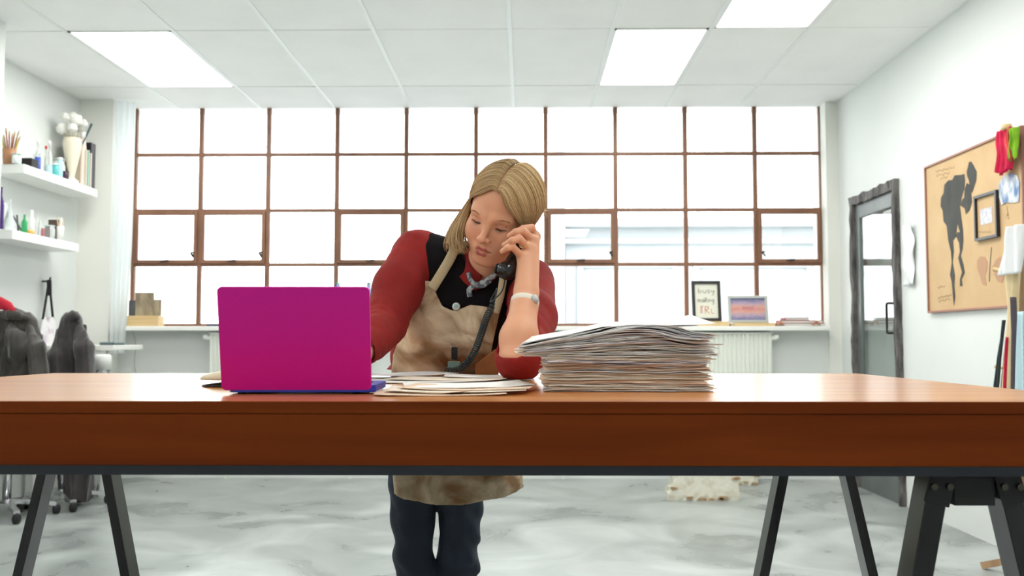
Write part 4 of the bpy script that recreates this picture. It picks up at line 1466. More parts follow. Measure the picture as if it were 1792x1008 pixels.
def cloth(name, px_top, px_bot, w0, w1, m, label, x=XR - 0.055, seed=0, cat='cloth', nf=3, amp=0.012, group=None, thick=0.003, mx=22):
    """A gathered strip of cloth hanging from px_top to px_bot against the right wall."""
    a, b = atx(px_top[0], px_top[1], x), atx(px_bot[0], px_bot[1], x)
    r = random.Random(seed)
    p1, p2, p3 = (r.uniform(0, 6.28) for _ in range(3))

    def fn(s, q):
        p = a.lerp(b, q)
        w = w0 + (w1 - w0) * q + 0.008 * math.sin(q * 9 + p1)
        yy = p.y + (s - 0.5) * w + 0.006 * math.sin(q * 7 + p3)
        xx = p.x + amp * math.sin(s * nf * 6.28 + p1 + 1.5 * q) + 0.3 * amp * math.sin(s * nf * 14 + p2) - 0.004
        return (min(xx, XR - 0.034), yy, p.z + (0.012 * math.sin(s * 9 + p2) if q > 0.97 else 0))
    o = MB().sheet(fn, mx, 16).build(name, m, smooth=True, solid=thick)
    return tag(o, label, cat, group)


cloth('cloth_strip', (1759, 226), (1757, 302), 0.12, 0.13, M_pink, 'crimson cloth bunched over the corner of the board', seed=2)
cloth('cloth_strip', (1768, 224), (1770, 276), 0.03, 0.03, mat('coral_cloth', rgb(226, 96, 92), 0.75), 'thin coral ribbon between the crimson and lime cloths', seed=5, nf=1)
cloth('cloth_strip', (1776, 224), (1774, 277), 0.05, 0.085, M_lime, 'lime green cloth hanging over the corner of the board', seed=3, nf=2)
o = MB().lathe([(0.02, 0), (0.028, 0.01), (0.02, 0.03)], tuple(atx(1762, 228, XR - 0.06)), 10).build('knob', M_woodpale, smooth=True)
tag(o, 'pale wooden peg holding the crimson cloth', 'peg')
card = thing('blue_painting', 'torn blue and white watercolour pinned to the board', 'painting', tuple(atx(1768, 330, XR - 0.02)))
wallpoly(zz([(766, 376), (790, 340), (820, 326), (850, 336), (862, 370), (858, 460), (830, 464), (800, 462), (780, 474), (768, 440)]), mat('watercolour_blue', rgb(96, 128, 172), 0.8, col2=rgb(222, 226, 228), nscale=(16, 16, 9), nrange=(0.42, 0.6)), 'sheet', card, x=XR - 0.016, th_=0.003)
# crumpled white paper beside the door
wp = atx(1594, 395, XR)
wpb = atx(1594, 500, XR)


def crum(a, b):
    r = math.sin(a * 11 + b * 5) * 0.006 + math.sin(a * 5 - b * 13) * 0.008 + math.sin(a * 23 + b * 17) * 0.003
    y = wp.y + (0.5 - a) * (0.145 + 0.02 * math.sin(b * 6))
    z = wp.z + (wpb.z - wp.z) * b + 0.03 * (abs(a - 0.45) if b < 0.05 else 0)
    return (XR - 0.02 + r, y, z)


tag(MB().sheet(crum, 14, 22).build('crumpled_paper', mat('crinkled_white', rgb(236, 238, 240), 0.5), smooth=True, solid=0.002), 'crumpled white sheet taped to the wall beside the door', 'paper')

# ---------------------------------------------------------------- wooden stand with aprons and cloth strips at the right edge
stx = 2.22
sp_ = atx(1786, 640, stx)
stand = thing('coat_stand', 'wooden garment stand at the right edge of the picture', 'stand', (stx, sp_.y, 0))
M_oak = wood('stand_oak', rgb(150, 116, 84), rgb(190, 156, 120), rough=0.6, coat=0.0, axis='Z')
bx('post', (stx - 0.022, sp_.y - 0.022, 0.03), (stx + 0.022, sp_.y + 0.022, atx(1786, 420, stx).z), M_oak, stand, bevel=0.004)
for k in range(4):
    a = k * math.pi / 2 + 0.6
    MB().bar((stx, sp_.y, 0.1), (stx + 0.16 * math.cos(a), sp_.y + 0.25 * math.sin(a), 0.015), 0.03, 0.03).build('foot', M_oak, stand)
pg = atx(1772, 647, stx - 0.03)
MB().tube([(stx, sp_.y, pg.z), (stx - 0.03, sp_.y + 0.16, pg.z + 0.01)], 0.009, 8).build('peg', M_woodpale, stand)
tp = atx(1778, 480, stx)
MB().tube([(stx, sp_.y, tp.z), (stx - 0.05, sp_.y + 0.11, tp.z + 0.03)], 0.01, 8).build('peg', M_woodpale, stand)
MB().tube([(stx - 0.022, sp_.y, atx(1783, 546, stx).z), (stx - 0.026, sp_.y, atx(1783, 546, stx).z)], 0.012, 10).build('knot_hole', M_blackmatt, stand)
M_ap = mat('cream_apron_cloth', rgb(226, 208, 168), 0.8, col2=rgb(214, 194, 152), nscale=(9, 9, 9))
xs_ = stx - 0.06


def strip(px, w0, w1, m, label, x=xs_, seed=0, nf=1, name='cloth_strip', amp=0.01):
    pts = [atx(u, v, x) for u, v in px]
    r = random.Random(seed)
    ph = r.uniform(0, 6.28)

    def fn(s, q):
        k = min(int(q * (len(pts) - 1)), len(pts) - 2)
        f = q * (len(pts) - 1) - k
        p = pts[k].lerp(pts[k + 1], f)
        w = w0 + (w1 - w0) * q
        return (p.x + amp * math.sin(s * nf * 6.28 + ph + 2 * q), p.y + (s - 0.5) * w, p.z)
    return tag(MB().sheet(fn, 12, 28).build(name, m, smooth=True, solid=0.003), label, 'cloth', 'cloths hanging on the stand')


strip([(1776, 395), (1772, 430), (1768, 480)], 0.14, 0.2, mat('white_cloth', rgb(238, 240, 242), 0.7), 'white cloth hung highest on the garment stand', seed=4, nf=2, x=xs_ - 0.04, amp=0.02)
strip([(1764, 470), (1766, 505), (1769, 540), (1764, 600), (1757, 680), (1752, 800), (1750, 870)], 0.06, 0.11, M_ap, 'cream apron hanging nearest the wall on the garment stand', seed=1)
strip([(1782, 470), (1778, 510), (1776, 560), (1772, 640), (1768, 720), (1765, 860)], 0.04, 0.09, M_ap, 'narrow cream apron string panel beside the post', seed=6, x=xs_ - 0.012)
strip([(1764, 590), (1760, 640), (1756, 720), (1752, 860)], 0.02, 0.045, mat('crimson_stripe', rgb(196, 24, 62), 0.75), 'narrow crimson strip between the cream aprons', seed=7, x=xs_ - 0.022)
strip([(1772, 520), (1774, 580), (1772, 660), (1768, 840)], 0.02, 0.045, mat('plum_grey_cloth', rgb(84, 76, 86), 0.8), 'plum-grey strip hanging in front of the post', seed=8, x=xs_ - 0.03)
strip([(1757, 560), (1750, 620), (1744, 690), (1738, 800)], 0.02, 0.05, mat('dark_teal_cloth', rgb(48, 60, 64), 0.8), 'dark teal strip outermost towards the door', seed=9)
strip([(1788, 545), (1788, 620), (1788, 700), (1786, 800)], 0.05, 0.08, mat('pale_blue_cloth', rgb(196, 222, 230), 0.8), 'pale blue cloth at the very edge of the picture', seed=10, x=xs_ - 0.02)
o = MB().tube([atz(1692, 906, 0) + Vector((0, 0, 0.012)), atz(1712, 908, 0) + Vector((0, 0, 0.012)), atz(1740, 914, 0) + Vector((0, 0, 0.012))], [0.008, 0.012, 0.01], 8).build('floor_rag', M_ap, smooth=True)
tag(o, 'cream rag lying on the floor behind the trestle', 'rag')

# ================================================================ the woman
# Bodies and garments are grown as smooth volumes on a voxel grid and turned into one continuous surface each.
def smin(a, b, k):
    if k <= 0:
        return np.minimum(a, b)
    h = np.maximum(k - np.abs(a - b), 0) / k
    return np.minimum(a, b) - h * h * k * 0.25


def smax(a, b, k):
    return -smin(-a, -b, k)


class Vol:
    def __init__(s, lo, hi, h):
        s.lo = np.array(lo, dtype=np.float64)
        s.h = h
        s.n = np.ceil((np.array(hi) - s.lo) / h).astype(int) + 1
        s.ax = [(s.lo[i] + h * np.arange(s.n[i])).astype(np.float32) for i in range(3)]
        s.a = np.full(tuple(s.n), 0.5, np.float32)

    def sl(s, lo, hi):
        i0 = np.clip(np.floor((np.array(lo) - s.lo) / s.h).astype(int), 0, s.n)
        i1 = np.clip(np.ceil((np.array(hi) - s.lo) / s.h).astype(int) + 1, 0, s.n)
        return tuple(slice(a, b) for a, b in zip(i0, i1))

    def xyz(s, sl=None):
        sl = sl or (slice(None),) * 3
        return (s.ax[0][sl[0]][:, None, None], s.ax[1][sl[1]][None, :, None], s.ax[2][sl[2]][None, None, :])

    def put(s, fn, lo, hi, k=0.01, op='add'):
        sl = s.sl(np.array(lo) - k - 2 * s.h, np.array(hi) + k + 2 * s.h)
        if any(q.stop <= q.start for q in sl):
            return
        d = fn(*s.xyz(sl)).astype(np.float32)
        if op == 'add':
            s.a[sl] = smin(s.a[sl], d, k)
        else:
            s.a[sl] = smax(s.a[sl], -d, k)

    def cone(s, a, b, ra, rb, k=0.01, op='add'):
        a, b = np.array(a, float), np.array(b, float)
        r = max(ra, rb)
        s.put(lambda X, Y, Z: cone_d(X, Y, Z, a, b, ra, rb), np.minimum(a, b) - r, np.maximum(a, b) + r, k, op)

    def ball(s, c, r, k=0.01, op='add'):
        s.cone(c, np.array(c, float) + 1e-5, r, r, k, op)

    def chain(s, pts, rs, k=0.01, op='add'):
        for i in range(len(pts) - 1):
            s.cone(pts[i], pts[i + 1], rs[i], rs[i + 1], k, op)


def cone_d(X, Y, Z, a, b, ra, rb):
    ab = b - a
    L2 = float(ab @ ab) + 1e-12
    px, py, pz_ = X - a[0], Y - a[1], Z - a[2]
    t = np.clip((px * ab[0] + py * ab[1] + pz_ * ab[2]) / L2, 0, 1)
    return np.sqrt((px - t * ab[0]) ** 2 + (py - t * ab[1]) ** 2 + (pz_ - t * ab[2]) ** 2) - (ra + (rb - ra) * t)


def ell(x, y, z, c, r):
    px, py, pz_ = (x - c[0]) / r[0], (y - c[1]) / r[1], (z - c[2]) / r[2]
    k0 = np.sqrt(px * px + py * py + pz_ * pz_)
    k1 = np.sqrt((px / r[0]) ** 2 + (py / r[1]) ** 2 + (pz_ / r[2]) ** 2) + 1e-9
    return k0 * (k0 - 1) / k1


def surface(vol):
    """Naive surface nets."""
    a, h = vol.a, vol.h
    ins = a < 0
    c = ins[:-1, :-1, :-1].astype(np.uint8)
    cnt = np.zeros_like(c)
    for i in (0, 1):
        for j in (0, 1):
            for k in (0, 1):
                cnt += ins[i:a.shape[0] - 1 + i, j:a.shape[1] - 1 + j, k:a.shape[2] - 1 + k]
    cells = np.argwhere((cnt > 0) & (cnt < 8))
    idx = np.full(c.shape, -1, np.int32)
    idx[tuple(cells.T)] = np.arange(len(cells))
    acc = np.zeros((len(cells), 3))
    num = np.zeros(len(cells))
    corner = {}
    for i in (0, 1):
        for j in (0, 1):
            for k in (0, 1):
                corner[i, j, k] = a[cells[:, 0] + i, cells[:, 1] + j, cells[:, 2] + k].astype(np.float64)
    for p in corner:
        for ax_ in range(3):
            if p[ax_] == 0:
                q = list(p)
                q[ax_] = 1
                v0, v1 = corner[p], corner[tuple(q)]
                m = (v0 < 0) != (v1 < 0)
                t = np.where(m, v0 / np.where(m, v0 - v1, 1), 0)
                pos = np.tile(np.array(p, float), (len(cells), 1))
                pos[:, ax_] += t
                acc[m] += pos[m]
                num[m] += 1
    verts = (cells + acc / num[:, None]) * h + vol.lo
    faces = []
    for ax_ in range(3):
        b1, b2 = (ax_ + 1) % 3, (ax_ + 2) % 3
        s0 = [slice(None)] * 3
        s1 = [slice(None)] * 3
        s0[ax_], s1[ax_] = slice(0, -1), slice(1, None)
        for s_ in (s0, s1):
            s_[b1] = slice(1, -1)
            s_[b2] = slice(1, -1)
        A, B = ins[tuple(s0)], ins[tuple(s1)]
        e = np.argwhere(A != B)
        flip = A[tuple(e.T)]
        e[:, b1] += 1
        e[:, b2] += 1
        q = []
        for d1, d2 in ((-1, -1), (0, -1), (0, 0), (-1, 0)):
            f = e.copy()
            f[:, b1] += d1
            f[:, b2] += d2
            q.append(idx[tuple(f.T)])
        q = np.stack(q, 1)
        q[~flip] = q[~flip][:, ::-1]
        faces.append(q)
    return verts, np.concatenate(faces)


def vol_mesh(vol, name, m, parent, colfn=None, smooth_it=0, keep=None):
    v, f = surface(vol)
    if keep is not None:                     # drop stray crumbs
        used = keep(v)
        ok = used[f].all(1)
        f = f[ok]
        u_, inv = np.unique(f, return_inverse=True)
        v, f = v[u_], inv.reshape(f.shape)
    for _ in range(smooth_it):
        s = np.zeros_like(v)
        n = np.zeros(len(v))
        for i in range(4):
            np.add.at(s, f[:, i], v[f[:, (i + 1) % 4]])
            np.add.at(n, f[:, i], 1)
        v = v * 0.5 + 0.5 * s / np.maximum(n, 1)[:, None]
    me = bpy.data.meshes.new(name)
    me.vertices.add(len(v))
    me.vertices.foreach_set('co', v.astype(np.float32).ravel())
    me.loops.add(f.size)
    me.loops.foreach_set('vertex_index', f.astype(np.int32).ravel())
    me.polygons.add(len(f))
    me.polygons.foreach_set('loop_start', np.arange(0, f.size, 4, dtype=np.int32))
    me.update(calc_edges=True)
    me.validate()
    if colfn is not None:
        ca = me.attributes.new('Col', 'FLOAT_COLOR', 'POINT')
        cc = np.ones((len(v), 4), np.float32)
        cc[:, :3] = colfn(v)
        ca.data.foreach_set('color', cc.ravel())
    me.materials.append(m)
    me.shade_smooth()
    o = bpy.data.objects.new(name, me)
    COL.objects.link(o)
    par(o, parent)
    return o


def A3(u, v, d):
    return np.array(at(u, v, d))


# ---- skeleton (photo point, distance into the room)
HIP = A3(765, 690, 2.56)
WAIST = A3(776, 625, 2.43)
CHEST = A3(815, 540, 2.29)
NECKB = A3(848, 478, 2.215)
SH_R = A3(728, 447, 2.27)
SH_L = A3(922, 494, 2.19)
EL_R = A3(671, 570, 2.12)
WR_R = A3(620, 630, 1.88)
EL_L = np.array([A3(903, 630, 1.90)[0], 1.90, TZ + 0.047])
WR_L = A3(921, 514, 1.985)
sdir = (SH_L - SH_R) / np.linalg.norm(SH_L - SH_R)     # along the shoulders

# ---- head frame: roll, nod, turn
rho, the, psi = math.radians(22), math.radians(24), math.radians(24)


def head_axis(v):
    x, f, z = v
    x, z = x * math.cos(rho) + z * math.sin(rho), -x * math.sin(rho) + z * math.cos(rho)
    f, z = f * math.cos(the) + z * math.sin(the), -f * math.sin(the) + z * math.cos(the)
    x, f = x * math.cos(psi) - f * math.sin(psi), x * math.sin(psi) + f * math.cos(psi)
    return np.array([x, -f, z])


HX, HF, HZ = head_axis((1, 0, 0)), head_axis((0, 1, 0)), head_axis((0, 0, 1))
EYES = A3(854.5, 392.5, 2.055)
HS = 1.0
HO = EYES - HF * 0.078 * HS


def to_head(X, Y, Z):
    px, py, pz_ = X - HO[0], Y - HO[1], Z - HO[2]
    return ((px * HX[0] + py * HX[1] + pz_ * HX[2]) / HS, (px * HF[0] + py * HF[1] + pz_ * HF[2]) / HS, (px * HZ[0] + py * HZ[1] + pz_ * HZ[2]) / HS)


def from_head(p):
    return HO + (HX * p[0] + HF * p[1] + HZ * p[2]) * HS


def capl(x, y, z, a, b, ra, rb):
    return cone_d(x, y, z, np.array(a, float), np.array(b, float), ra, rb)


LIP_U = [(-0.0225, 0.0800, -0.0620), (-0.0085, 0.0905, -0.0582), (0.0, 0.0905, -0.0592), (0.0085, 0.0905, -0.0582), (0.0225, 0.0800, -0.0620)]
LIP_L = [(-0.0200, 0.0800, -0.0640), (-0.008, 0.0888, -0.0702), (0.008, 0.0888, -0.0702), (0.0200, 0.0800, -0.0640)]
LIP_UR = [0.0014, 0.0032, 0.0030, 0.0032, 0.0014]
LIP_LR = [0.0014, 0.0042, 0.0042, 0.0014]


def lips_d(x, y, z):
    d = None
    for P, R in ((LIP_U, LIP_UR), (LIP_L, LIP_LR)):
        for i in range(len(P) - 1):
            q = capl(x, y, z, P[i], P[i + 1], R[i], R[i + 1])
            d = q if d is None else smin(d, q, 0.002)
    return d


def head_d(x, y, z):
    ax_ = np.abs(x)
    d = ell(x, y, z, (0, -0.012, 0.036), (0.0735, 0.096, 0.080))
    d = smin(d, ell(x, y, z, (0, 0.030, -0.036), (0.0585, 0.055, 0.075)), 0.030)
    d = smin(d, capl(ax_, y, z, (0.046, -0.004, -0.066), (0.013, 0.062, -0.092), 0.020, 0.0145), 0.026)     # jaw
    d = smin(d, ell(x, y, z, (0, 0.068, -0.0915), (0.0175, 0.0155, 0.0142)), 0.016)                            # chin
    d = smin(d, ell(ax_, y, z, (0.037, 0.053, -0.034), (0.022, 0.023, 0.026)), 0.024)                      # cheeks
    d = smin(d, capl(ax_, y, z, (0.010, 0.079, 0.0165), (0.043, 0.063, 0.0175), 0.0075, 0.0065), 0.018)       # brow
    d = smax(d, -ell(ax_, y, z, (0.031, 0.0905, -0.0015), (0.017, 0.0150, 0.0115)), 0.012)                      # sockets
    d = smin(d, capl(x, y, z, (0, 0.0815, 0.004), (0, 0.1015, -0.0285), 0.0068, 0.0078), 0.013)                  # nose
    d = smin(d, ell(x, y, z, (0, 0.1015, -0.0315), (0.0086, 0.0084, 0.0074)), 0.006)
    d = smin(d, ell(ax_, y, z, (0.0106, 0.0925, -0.0348), (0.0058, 0.0082, 0.0058)), 0.006)                     # wings
    d = smax(d, -capl(ax_, y, z, (0.0056, 0.0956, -0.0410), (0.0072, 0.0930, -0.0380), 0.0024, 0.002), 0.003)
    d = smin(d, ell(x, y, z, (0, 0.072, -0.064), (0.027, 0.0172, 0.017)), 0.016)                                # muzzle
    lp = lips_d(x, y, z)
    d = smin(d, lp, 0.0035)
    for a, b in (((-0.021, 0.0822, -0.0630), (0, 0.0945, -0.0640)), ((0, 0.0945, -0.0640), (0.021, 0.0822, -0.0630))):
        d = smax(d, -capl(x, y, z, a, b, 0.0012, 0.0022), 0.002)
    d = smax(d, -capl(x, y, z, (0, 0.0940, -0.0525), (0, 0.0920, -0.0450), 0.0020, 0.0016), 0.005)              # philtrum
    d = smin(d, ell(ax_, y, z, (0.0292, 0.0635, -0.0025), (0.0150, 0.0133, 0.0128)), 0.005)                      # lids over the balls
    # lid crease and the narrow downcast opening
    d = smax(d, -capl(ax_, y, z, (0.0175, 0.0738, 0.0060), (0.0405, 0.0695, 0.0056), 0.0016, 0.0016), 0.003)
    d = smax(d, -capl(ax_, y, z, (0.0168, 0.0738, -0.0060), (0.0292, 0.0780, -0.0080), 0.0016, 0.0044), 0.0015)
    d = smax(d, -capl(ax_, y, z, (0.0292, 0.0780, -0.0080), (0.0418, 0.0706, -0.0052), 0.0044, 0.0016), 0.0015)
    # ears
    d = smin(d, ell(ax_, y, z, (0.0745, -0.012, -0.012), (0.006, 0.016, 0.028)), 0.008)
    return d


def fingers(vol, mcp, joints, rr, wrist, wr, k=0.004):
    for m_, js in zip(mcp, joints):
        pts = [m_] + js
        vol.chain(pts, rr, k)


# ---- body: head, neck, shoulders, arms, hands, one surface
person = thing('person', 'blonde woman in canvas apron and red shirt leaning on the table', 'person', (float(HIP[0]), float(HIP[1]), 0.0))
lo = np.array([min(WR_R[0] - 0.16, SH_R[0] - 0.1), 1.60, TZ - 0.02])
hi = np.array([SH_L[0] + 0.14, 2.56, 1.53])
V = Vol(lo, hi, 0.0022)
sl = V.sl(HO - 0.145, HO + 0.145)
Xh, Yh, Zh = V.xyz(sl)
V.a[sl] = head_d(*to_head(Xh, Yh, Zh)).astype(np.float32)
# neck
V.chain([from_head((0, -0.030, -0.055)), NECKB + np.array([0.004, 0.0, 0.012]), CHEST + np.array([0.0, 0.02, 0.03])], [0.049, 0.050, 0.060], 0.022)
for s, S in ((-1, SH_R), (1, SH_L)):
    V.chain([NECKB + np.array([0, 0.02, 0.0]), S + np.array([0, 0.0, -0.012])], [0.036, 0.030], 0.02)
V.cone(SH_R + sdir * 0.03 + [0, 0.02, -0.02], SH_L - sdir * 0.03 + [0, 0.02, -0.02], 0.042, 0.042, 0.03)
V.cone(CHEST + np.array([-0.05, 0.02, 0]), CHEST + np.array([0.05, 0.02, 0]), 0.055, 0.055, 0.03)
# arms
V.chain([SH_R, EL_R, WR_R], [0.042, 0.036, 0.023], 0.012)
V.chain([SH_L + [0.008, 0.02, 0], SH_L * 0.5 + EL_L * 0.5 + [0.022, 0.012, 0], EL_L + [0.006, 0.006, 0]], [0.036, 0.033, 0.034], 0.012)
mid = EL_L * 0.70 + WR_L * 0.30 + np.array([0.0, -0.006, 0.0])
V.chain([EL_L + np.array([0, 0.004, 0.0]), mid, WR_L * 0.8 + EL_L * 0.2, WR_L], [0.035, 0.0395, 0.0275, 0.0245], 0.014)
V.ball(EL_L + np.array([0, 0.0, -0.004]), 0.033, 0.01)
# left hand round the handset
mcpL = [A3(936, 414, 2.072), A3(932, 421, 2.050), A3(925, 436, 2.030), A3(915, 451, 2.018)]
jL = [[A3(930, 399, 2.040), A3(916, 400, 2.020), A3(903, 407, 2.026)],
      [A3(914, 404, 2.008), A3(903, 406, 1.996), A3(892, 413, 2.006)],
      [A3(909, 418, 1.994), A3(896, 421, 1.984), A3(883, 429, 1.997)],
      [A3(897, 432, 1.990), A3(888, 434, 1.982), A3(879, 440, 1.992)]]
for m_, js, sc in zip(mcpL, jL, (1.0, 1.0, 0.96, 0.86)):
    V.chain([m_] + js, [0.0102 * sc, 0.0092 * sc, 0.0082 * sc, 0.0068 * sc], 0.002)
for i, m_ in enumerate(mcpL):
    V.cone(WR_L + np.array([0.004 * (1.5 - i), 0.002, 0.004]), m_, 0.0195, 0.0118, 0.012)
    V.ball(m_ + np.array([0.001, -0.001, 0.0]), 0.0106, 0.005)
V.chain([WR_L + np.array([-0.004, 0.014, 0.016]), A3(913, 474, 2.052), A3(908, 446, 2.074), A3(907, 424, 2.083)], [0.016, 0.0125, 0.0098, 0.0080], 0.008)   # thumb
# right hand on the keyboard
hz = TZ + 0.022
hr = WR_R + np.array([-0.03, -0.075, 0.0])
hr[2] = hz + 0.016
mcpR = [hr + np.array([0.030, -0.006, 0.0]), hr + np.array([0.010, -0.014, 0.002]), hr + np.array([-0.010, -0.012, 0.0]), hr + np.array([-0.028, -0.002, -0.003])]
for i, (m_, l_) in enumerate(zip(mcpR, (0.9, 1.0, 0.93, 0.76))):
    V.cone(WR_R, m_, 0.019, 0.0115, 0.012)
    V.chain([m_, m_ + np.array([0.004, -0.036 * l_, 0.008]), m_ + np.array([0.005, -0.056 * l_, -0.004]), m_ + np.array([0.005, -0.066 * l_, -0.021])], [0.0105, 0.0092, 0.008, 0.0066], 0.0035)
V.chain([WR_R + np.array([0.018, -0.02, -0.002]), hr + np.array([0.047, 0.012, -0.006]), hr + np.array([0.050, -0.02, -0.012])], [0.015, 0.0115, 0.008], 0.008)

SKIN = np.array(rgb(220, 164, 132))


def skin_col(v):
    x, y, z = to_head(v[:, 0], v[:, 1], v[:, 2])
    c_ = np.tile(SKIN, (len(v), 1))

    def mix(mask, col):
        nonlocal c_
        c_ = c_ * (1 - mask[:, None]) + np.array(col) * mask[:, None]
    near = (np.abs(x) < 0.1) & (np.abs(y) < 0.14) & (np.abs(z) < 0.14)
    g = lambda cx, cy, cz, r: np.exp(-(((np.abs(x) - cx) ** 2 + (y - cy) ** 2 + (z - cz) ** 2) / r ** 2)) * near
    mix(0.45 * g(0.040, 0.066, -0.036, 0.022), rgb(214, 132, 112))        # cheeks
    mix(0.40 * g(0.0, 0.106, -0.036, 0.013), rgb(216, 136, 118))        # nose tip
    mix(0.30 * g(0.0, 0.08, -0.1, 0.02), rgb(216, 150, 128))
    mix(0.35 * g(0.031, 0.075, 0.000, 0.014), rgb(200, 138, 118))        # lids
    lp = lips_d(x, y, z)
    mix(np.clip((0.0014 - lp) / 0.0016, 0, 1) * near * (y > 0.07), rgb(172, 84, 80))
    for i in range(4):                                              # knuckles a little redder
        for p in (jL[i][0], mcpL[i]):
            mix(0.35 * np.exp(-((v - p) ** 2).sum(1) / 0.012 ** 2), rgb(212, 138, 116))
    return c_


M_skin = mat('skin', (0.7, 0.45, 0.35), 0.48, spec=0.35, attr='Col', sss=0.12)
def keep_skin(v):
    return v[:, 2] > TZ - 0.01


vol_mesh(V, 'body', M_skin, person, skin_col)
del V

# eyes, lashes, brows
M_eyew = mat('eye_white', rgb(206, 200, 196), 0.15)
M_lash = mat('lash_brown', rgb(66, 44, 34), 0.7)
M_brow = mat('brow_hair', rgb(158, 112, 78), 0.8)
M_iris = mat('eye_blue_grey', rgb(74, 84, 92), 0.1)
for s in (-1, 1):
    c_ = from_head((s * 0.0292, 0.0628, -0.0035))
    vs, fs = [], []
    seg, rg = 20, 12
    for j in range(rg + 1):
        for k in range(seg):
            t_, a = math.pi * j / rg, 2 * math.pi * k / seg
            vs.append(c_ + 0.0118 * np.array([math.sin(t_) * math.cos(a), math.sin(t_) * math.sin(a), math.cos(t_)]))
    for j in range(rg):
        for k in range(seg):
            fs.append((j * seg + k, j * seg + (k + 1) % seg, (j + 1) * seg + (k + 1) % seg, (j + 1) * seg + k))
    eye = MB().add(vs, fs).build('eyeball', M_eyew, person, smooth=True)
    ir = from_head((s * 0.0292 - 0.001, 0.0628 + 0.0088, -0.0035 - 0.0072))
    irf = (ir - c_) / np.linalg.norm(ir - c_)
    MB().tube([c_ + irf * 0.0102, c_ + irf * 0.0121], [0.0056, 0.0044], 14).build('iris', M_iris, eye, smooth=True)
    # lash line along the upper lid's edge, with lashes pointing down
    lm_ = MB()
    pts = []
    for k in range(11):
        q = k / 10
        lx = 0.0155 + 0.0275 * q
        ly = 0.0725 + 0.0057 * math.sin(math.pi * q) - 0.003 * q + 0.0012
        lz = -0.0045 - 0.0004 * math.sin(math.pi * q) + 0.0010 * q
        pts.append(Vector(from_head((s * lx, ly, lz))))
    lm_.tube(pts, [0.0003] + [0.0010] * 9 + [0.0003], 5)
    for k in range(1, 11):
        p = pts[k]
        d_ = Vector(HF * 0.0030 - HZ * 0.0024 + HX * s * 0.0022 * (k / 10))
        lm_.tube([p, p + d_ * 0.6, p + d_], [0.00035, 0.0003, 0.0001], 4)
    lm_.build('eyelashes', M_lash, person)
    bm2 = MB()
    r_ = random.Random(17 + s)
    for k in range(80):
        q = r_.random()
        lx = 0.0110 + 0.034 * q
        ly = 0.0878 - 0.0148 * q ** 1.5
        lz = 0.0155 + 0.0075 * math.sin(q * 2.1) - 0.004 * q + r_.uniform(-0.0024, 0.0024) * (1 - 0.5 * q)
        p = Vector(from_head((s * lx, ly - 0.001, lz)))
        e = p + Vector(HX * s * 0.0058 + HZ * (0.0016 - 0.003 * q) - HF * 0.0018 * q)
        bm2.tube([p, e], [0.00055, 0.0002], 4, cap=False)
    bm2.build('eyebrow', M_brow, person)

# ---- hair
HC = np.array([0, -0.012, 0.036])
HR = np.array([0.0850, 0.1025, 0.0915])


def ssm(t):
    t = min(1.0, max(0.0, t))
    return t * t * (3 - 2 * t)


def hair_pt(s, t, w, lift=0.0):
    """s: side, t: 0 at the forehead .. 1 at the back of the parting, w: 0 at the parting .. 1 at the nape."""
    t = max(0.0, t)
    dg_ = 2 + 128 * w
    ph = math.radians(dg_)
    if s > 0:
        fr_ = float(np.interp(dg_, (2, 25, 45, 62, 84, 106, 119, 130), (0.0735, 0.0775, 0.0802, 0.0805, 0.0755, 0.058, 0.022, -0.012)))
    else:
        fr_ = float(np.interp(dg_, (2, 20, 40, 60, 81, 102, 119, 130), (0.0735, 0.0755, 0.0772, 0.0745, 0.064, 0.038, -0.014, -0.042)))
    bk_ = -0.066 - 0.034 * w
    yy = fr_ * (1 - t) + bk_ * t
    q = max(0.02, 1 - ((yy - HC[1]) / HR[1]) ** 2) ** 0.5
    x = s * (HR[0] + lift) * q * math.sin(ph)
    z = HC[2] + (HR[2] + lift) * q * math.cos(ph)
    if ph > math.pi / 2:
        x *= 1 - 0.06 * (ph - math.pi / 2)
        z = HC[2] + (HR[2] * 1.05 + lift) * q * math.cos(ph)
    dip = 0.006 * math.exp(-(w / 0.045) ** 2)                       # the parting lies a little lower
    return np.array([x + 0.003, yy, z - dip])


M_hair = mat('blonde_hair', (0.5, 0.38, 0.2), 0.42, spec=0.45, attr='Col')
HCOL = [np.array(rgb(*q)) for q in ((200, 170, 124), (174, 142, 98), (142, 112, 74), (216, 190, 146), (118, 92, 62))]


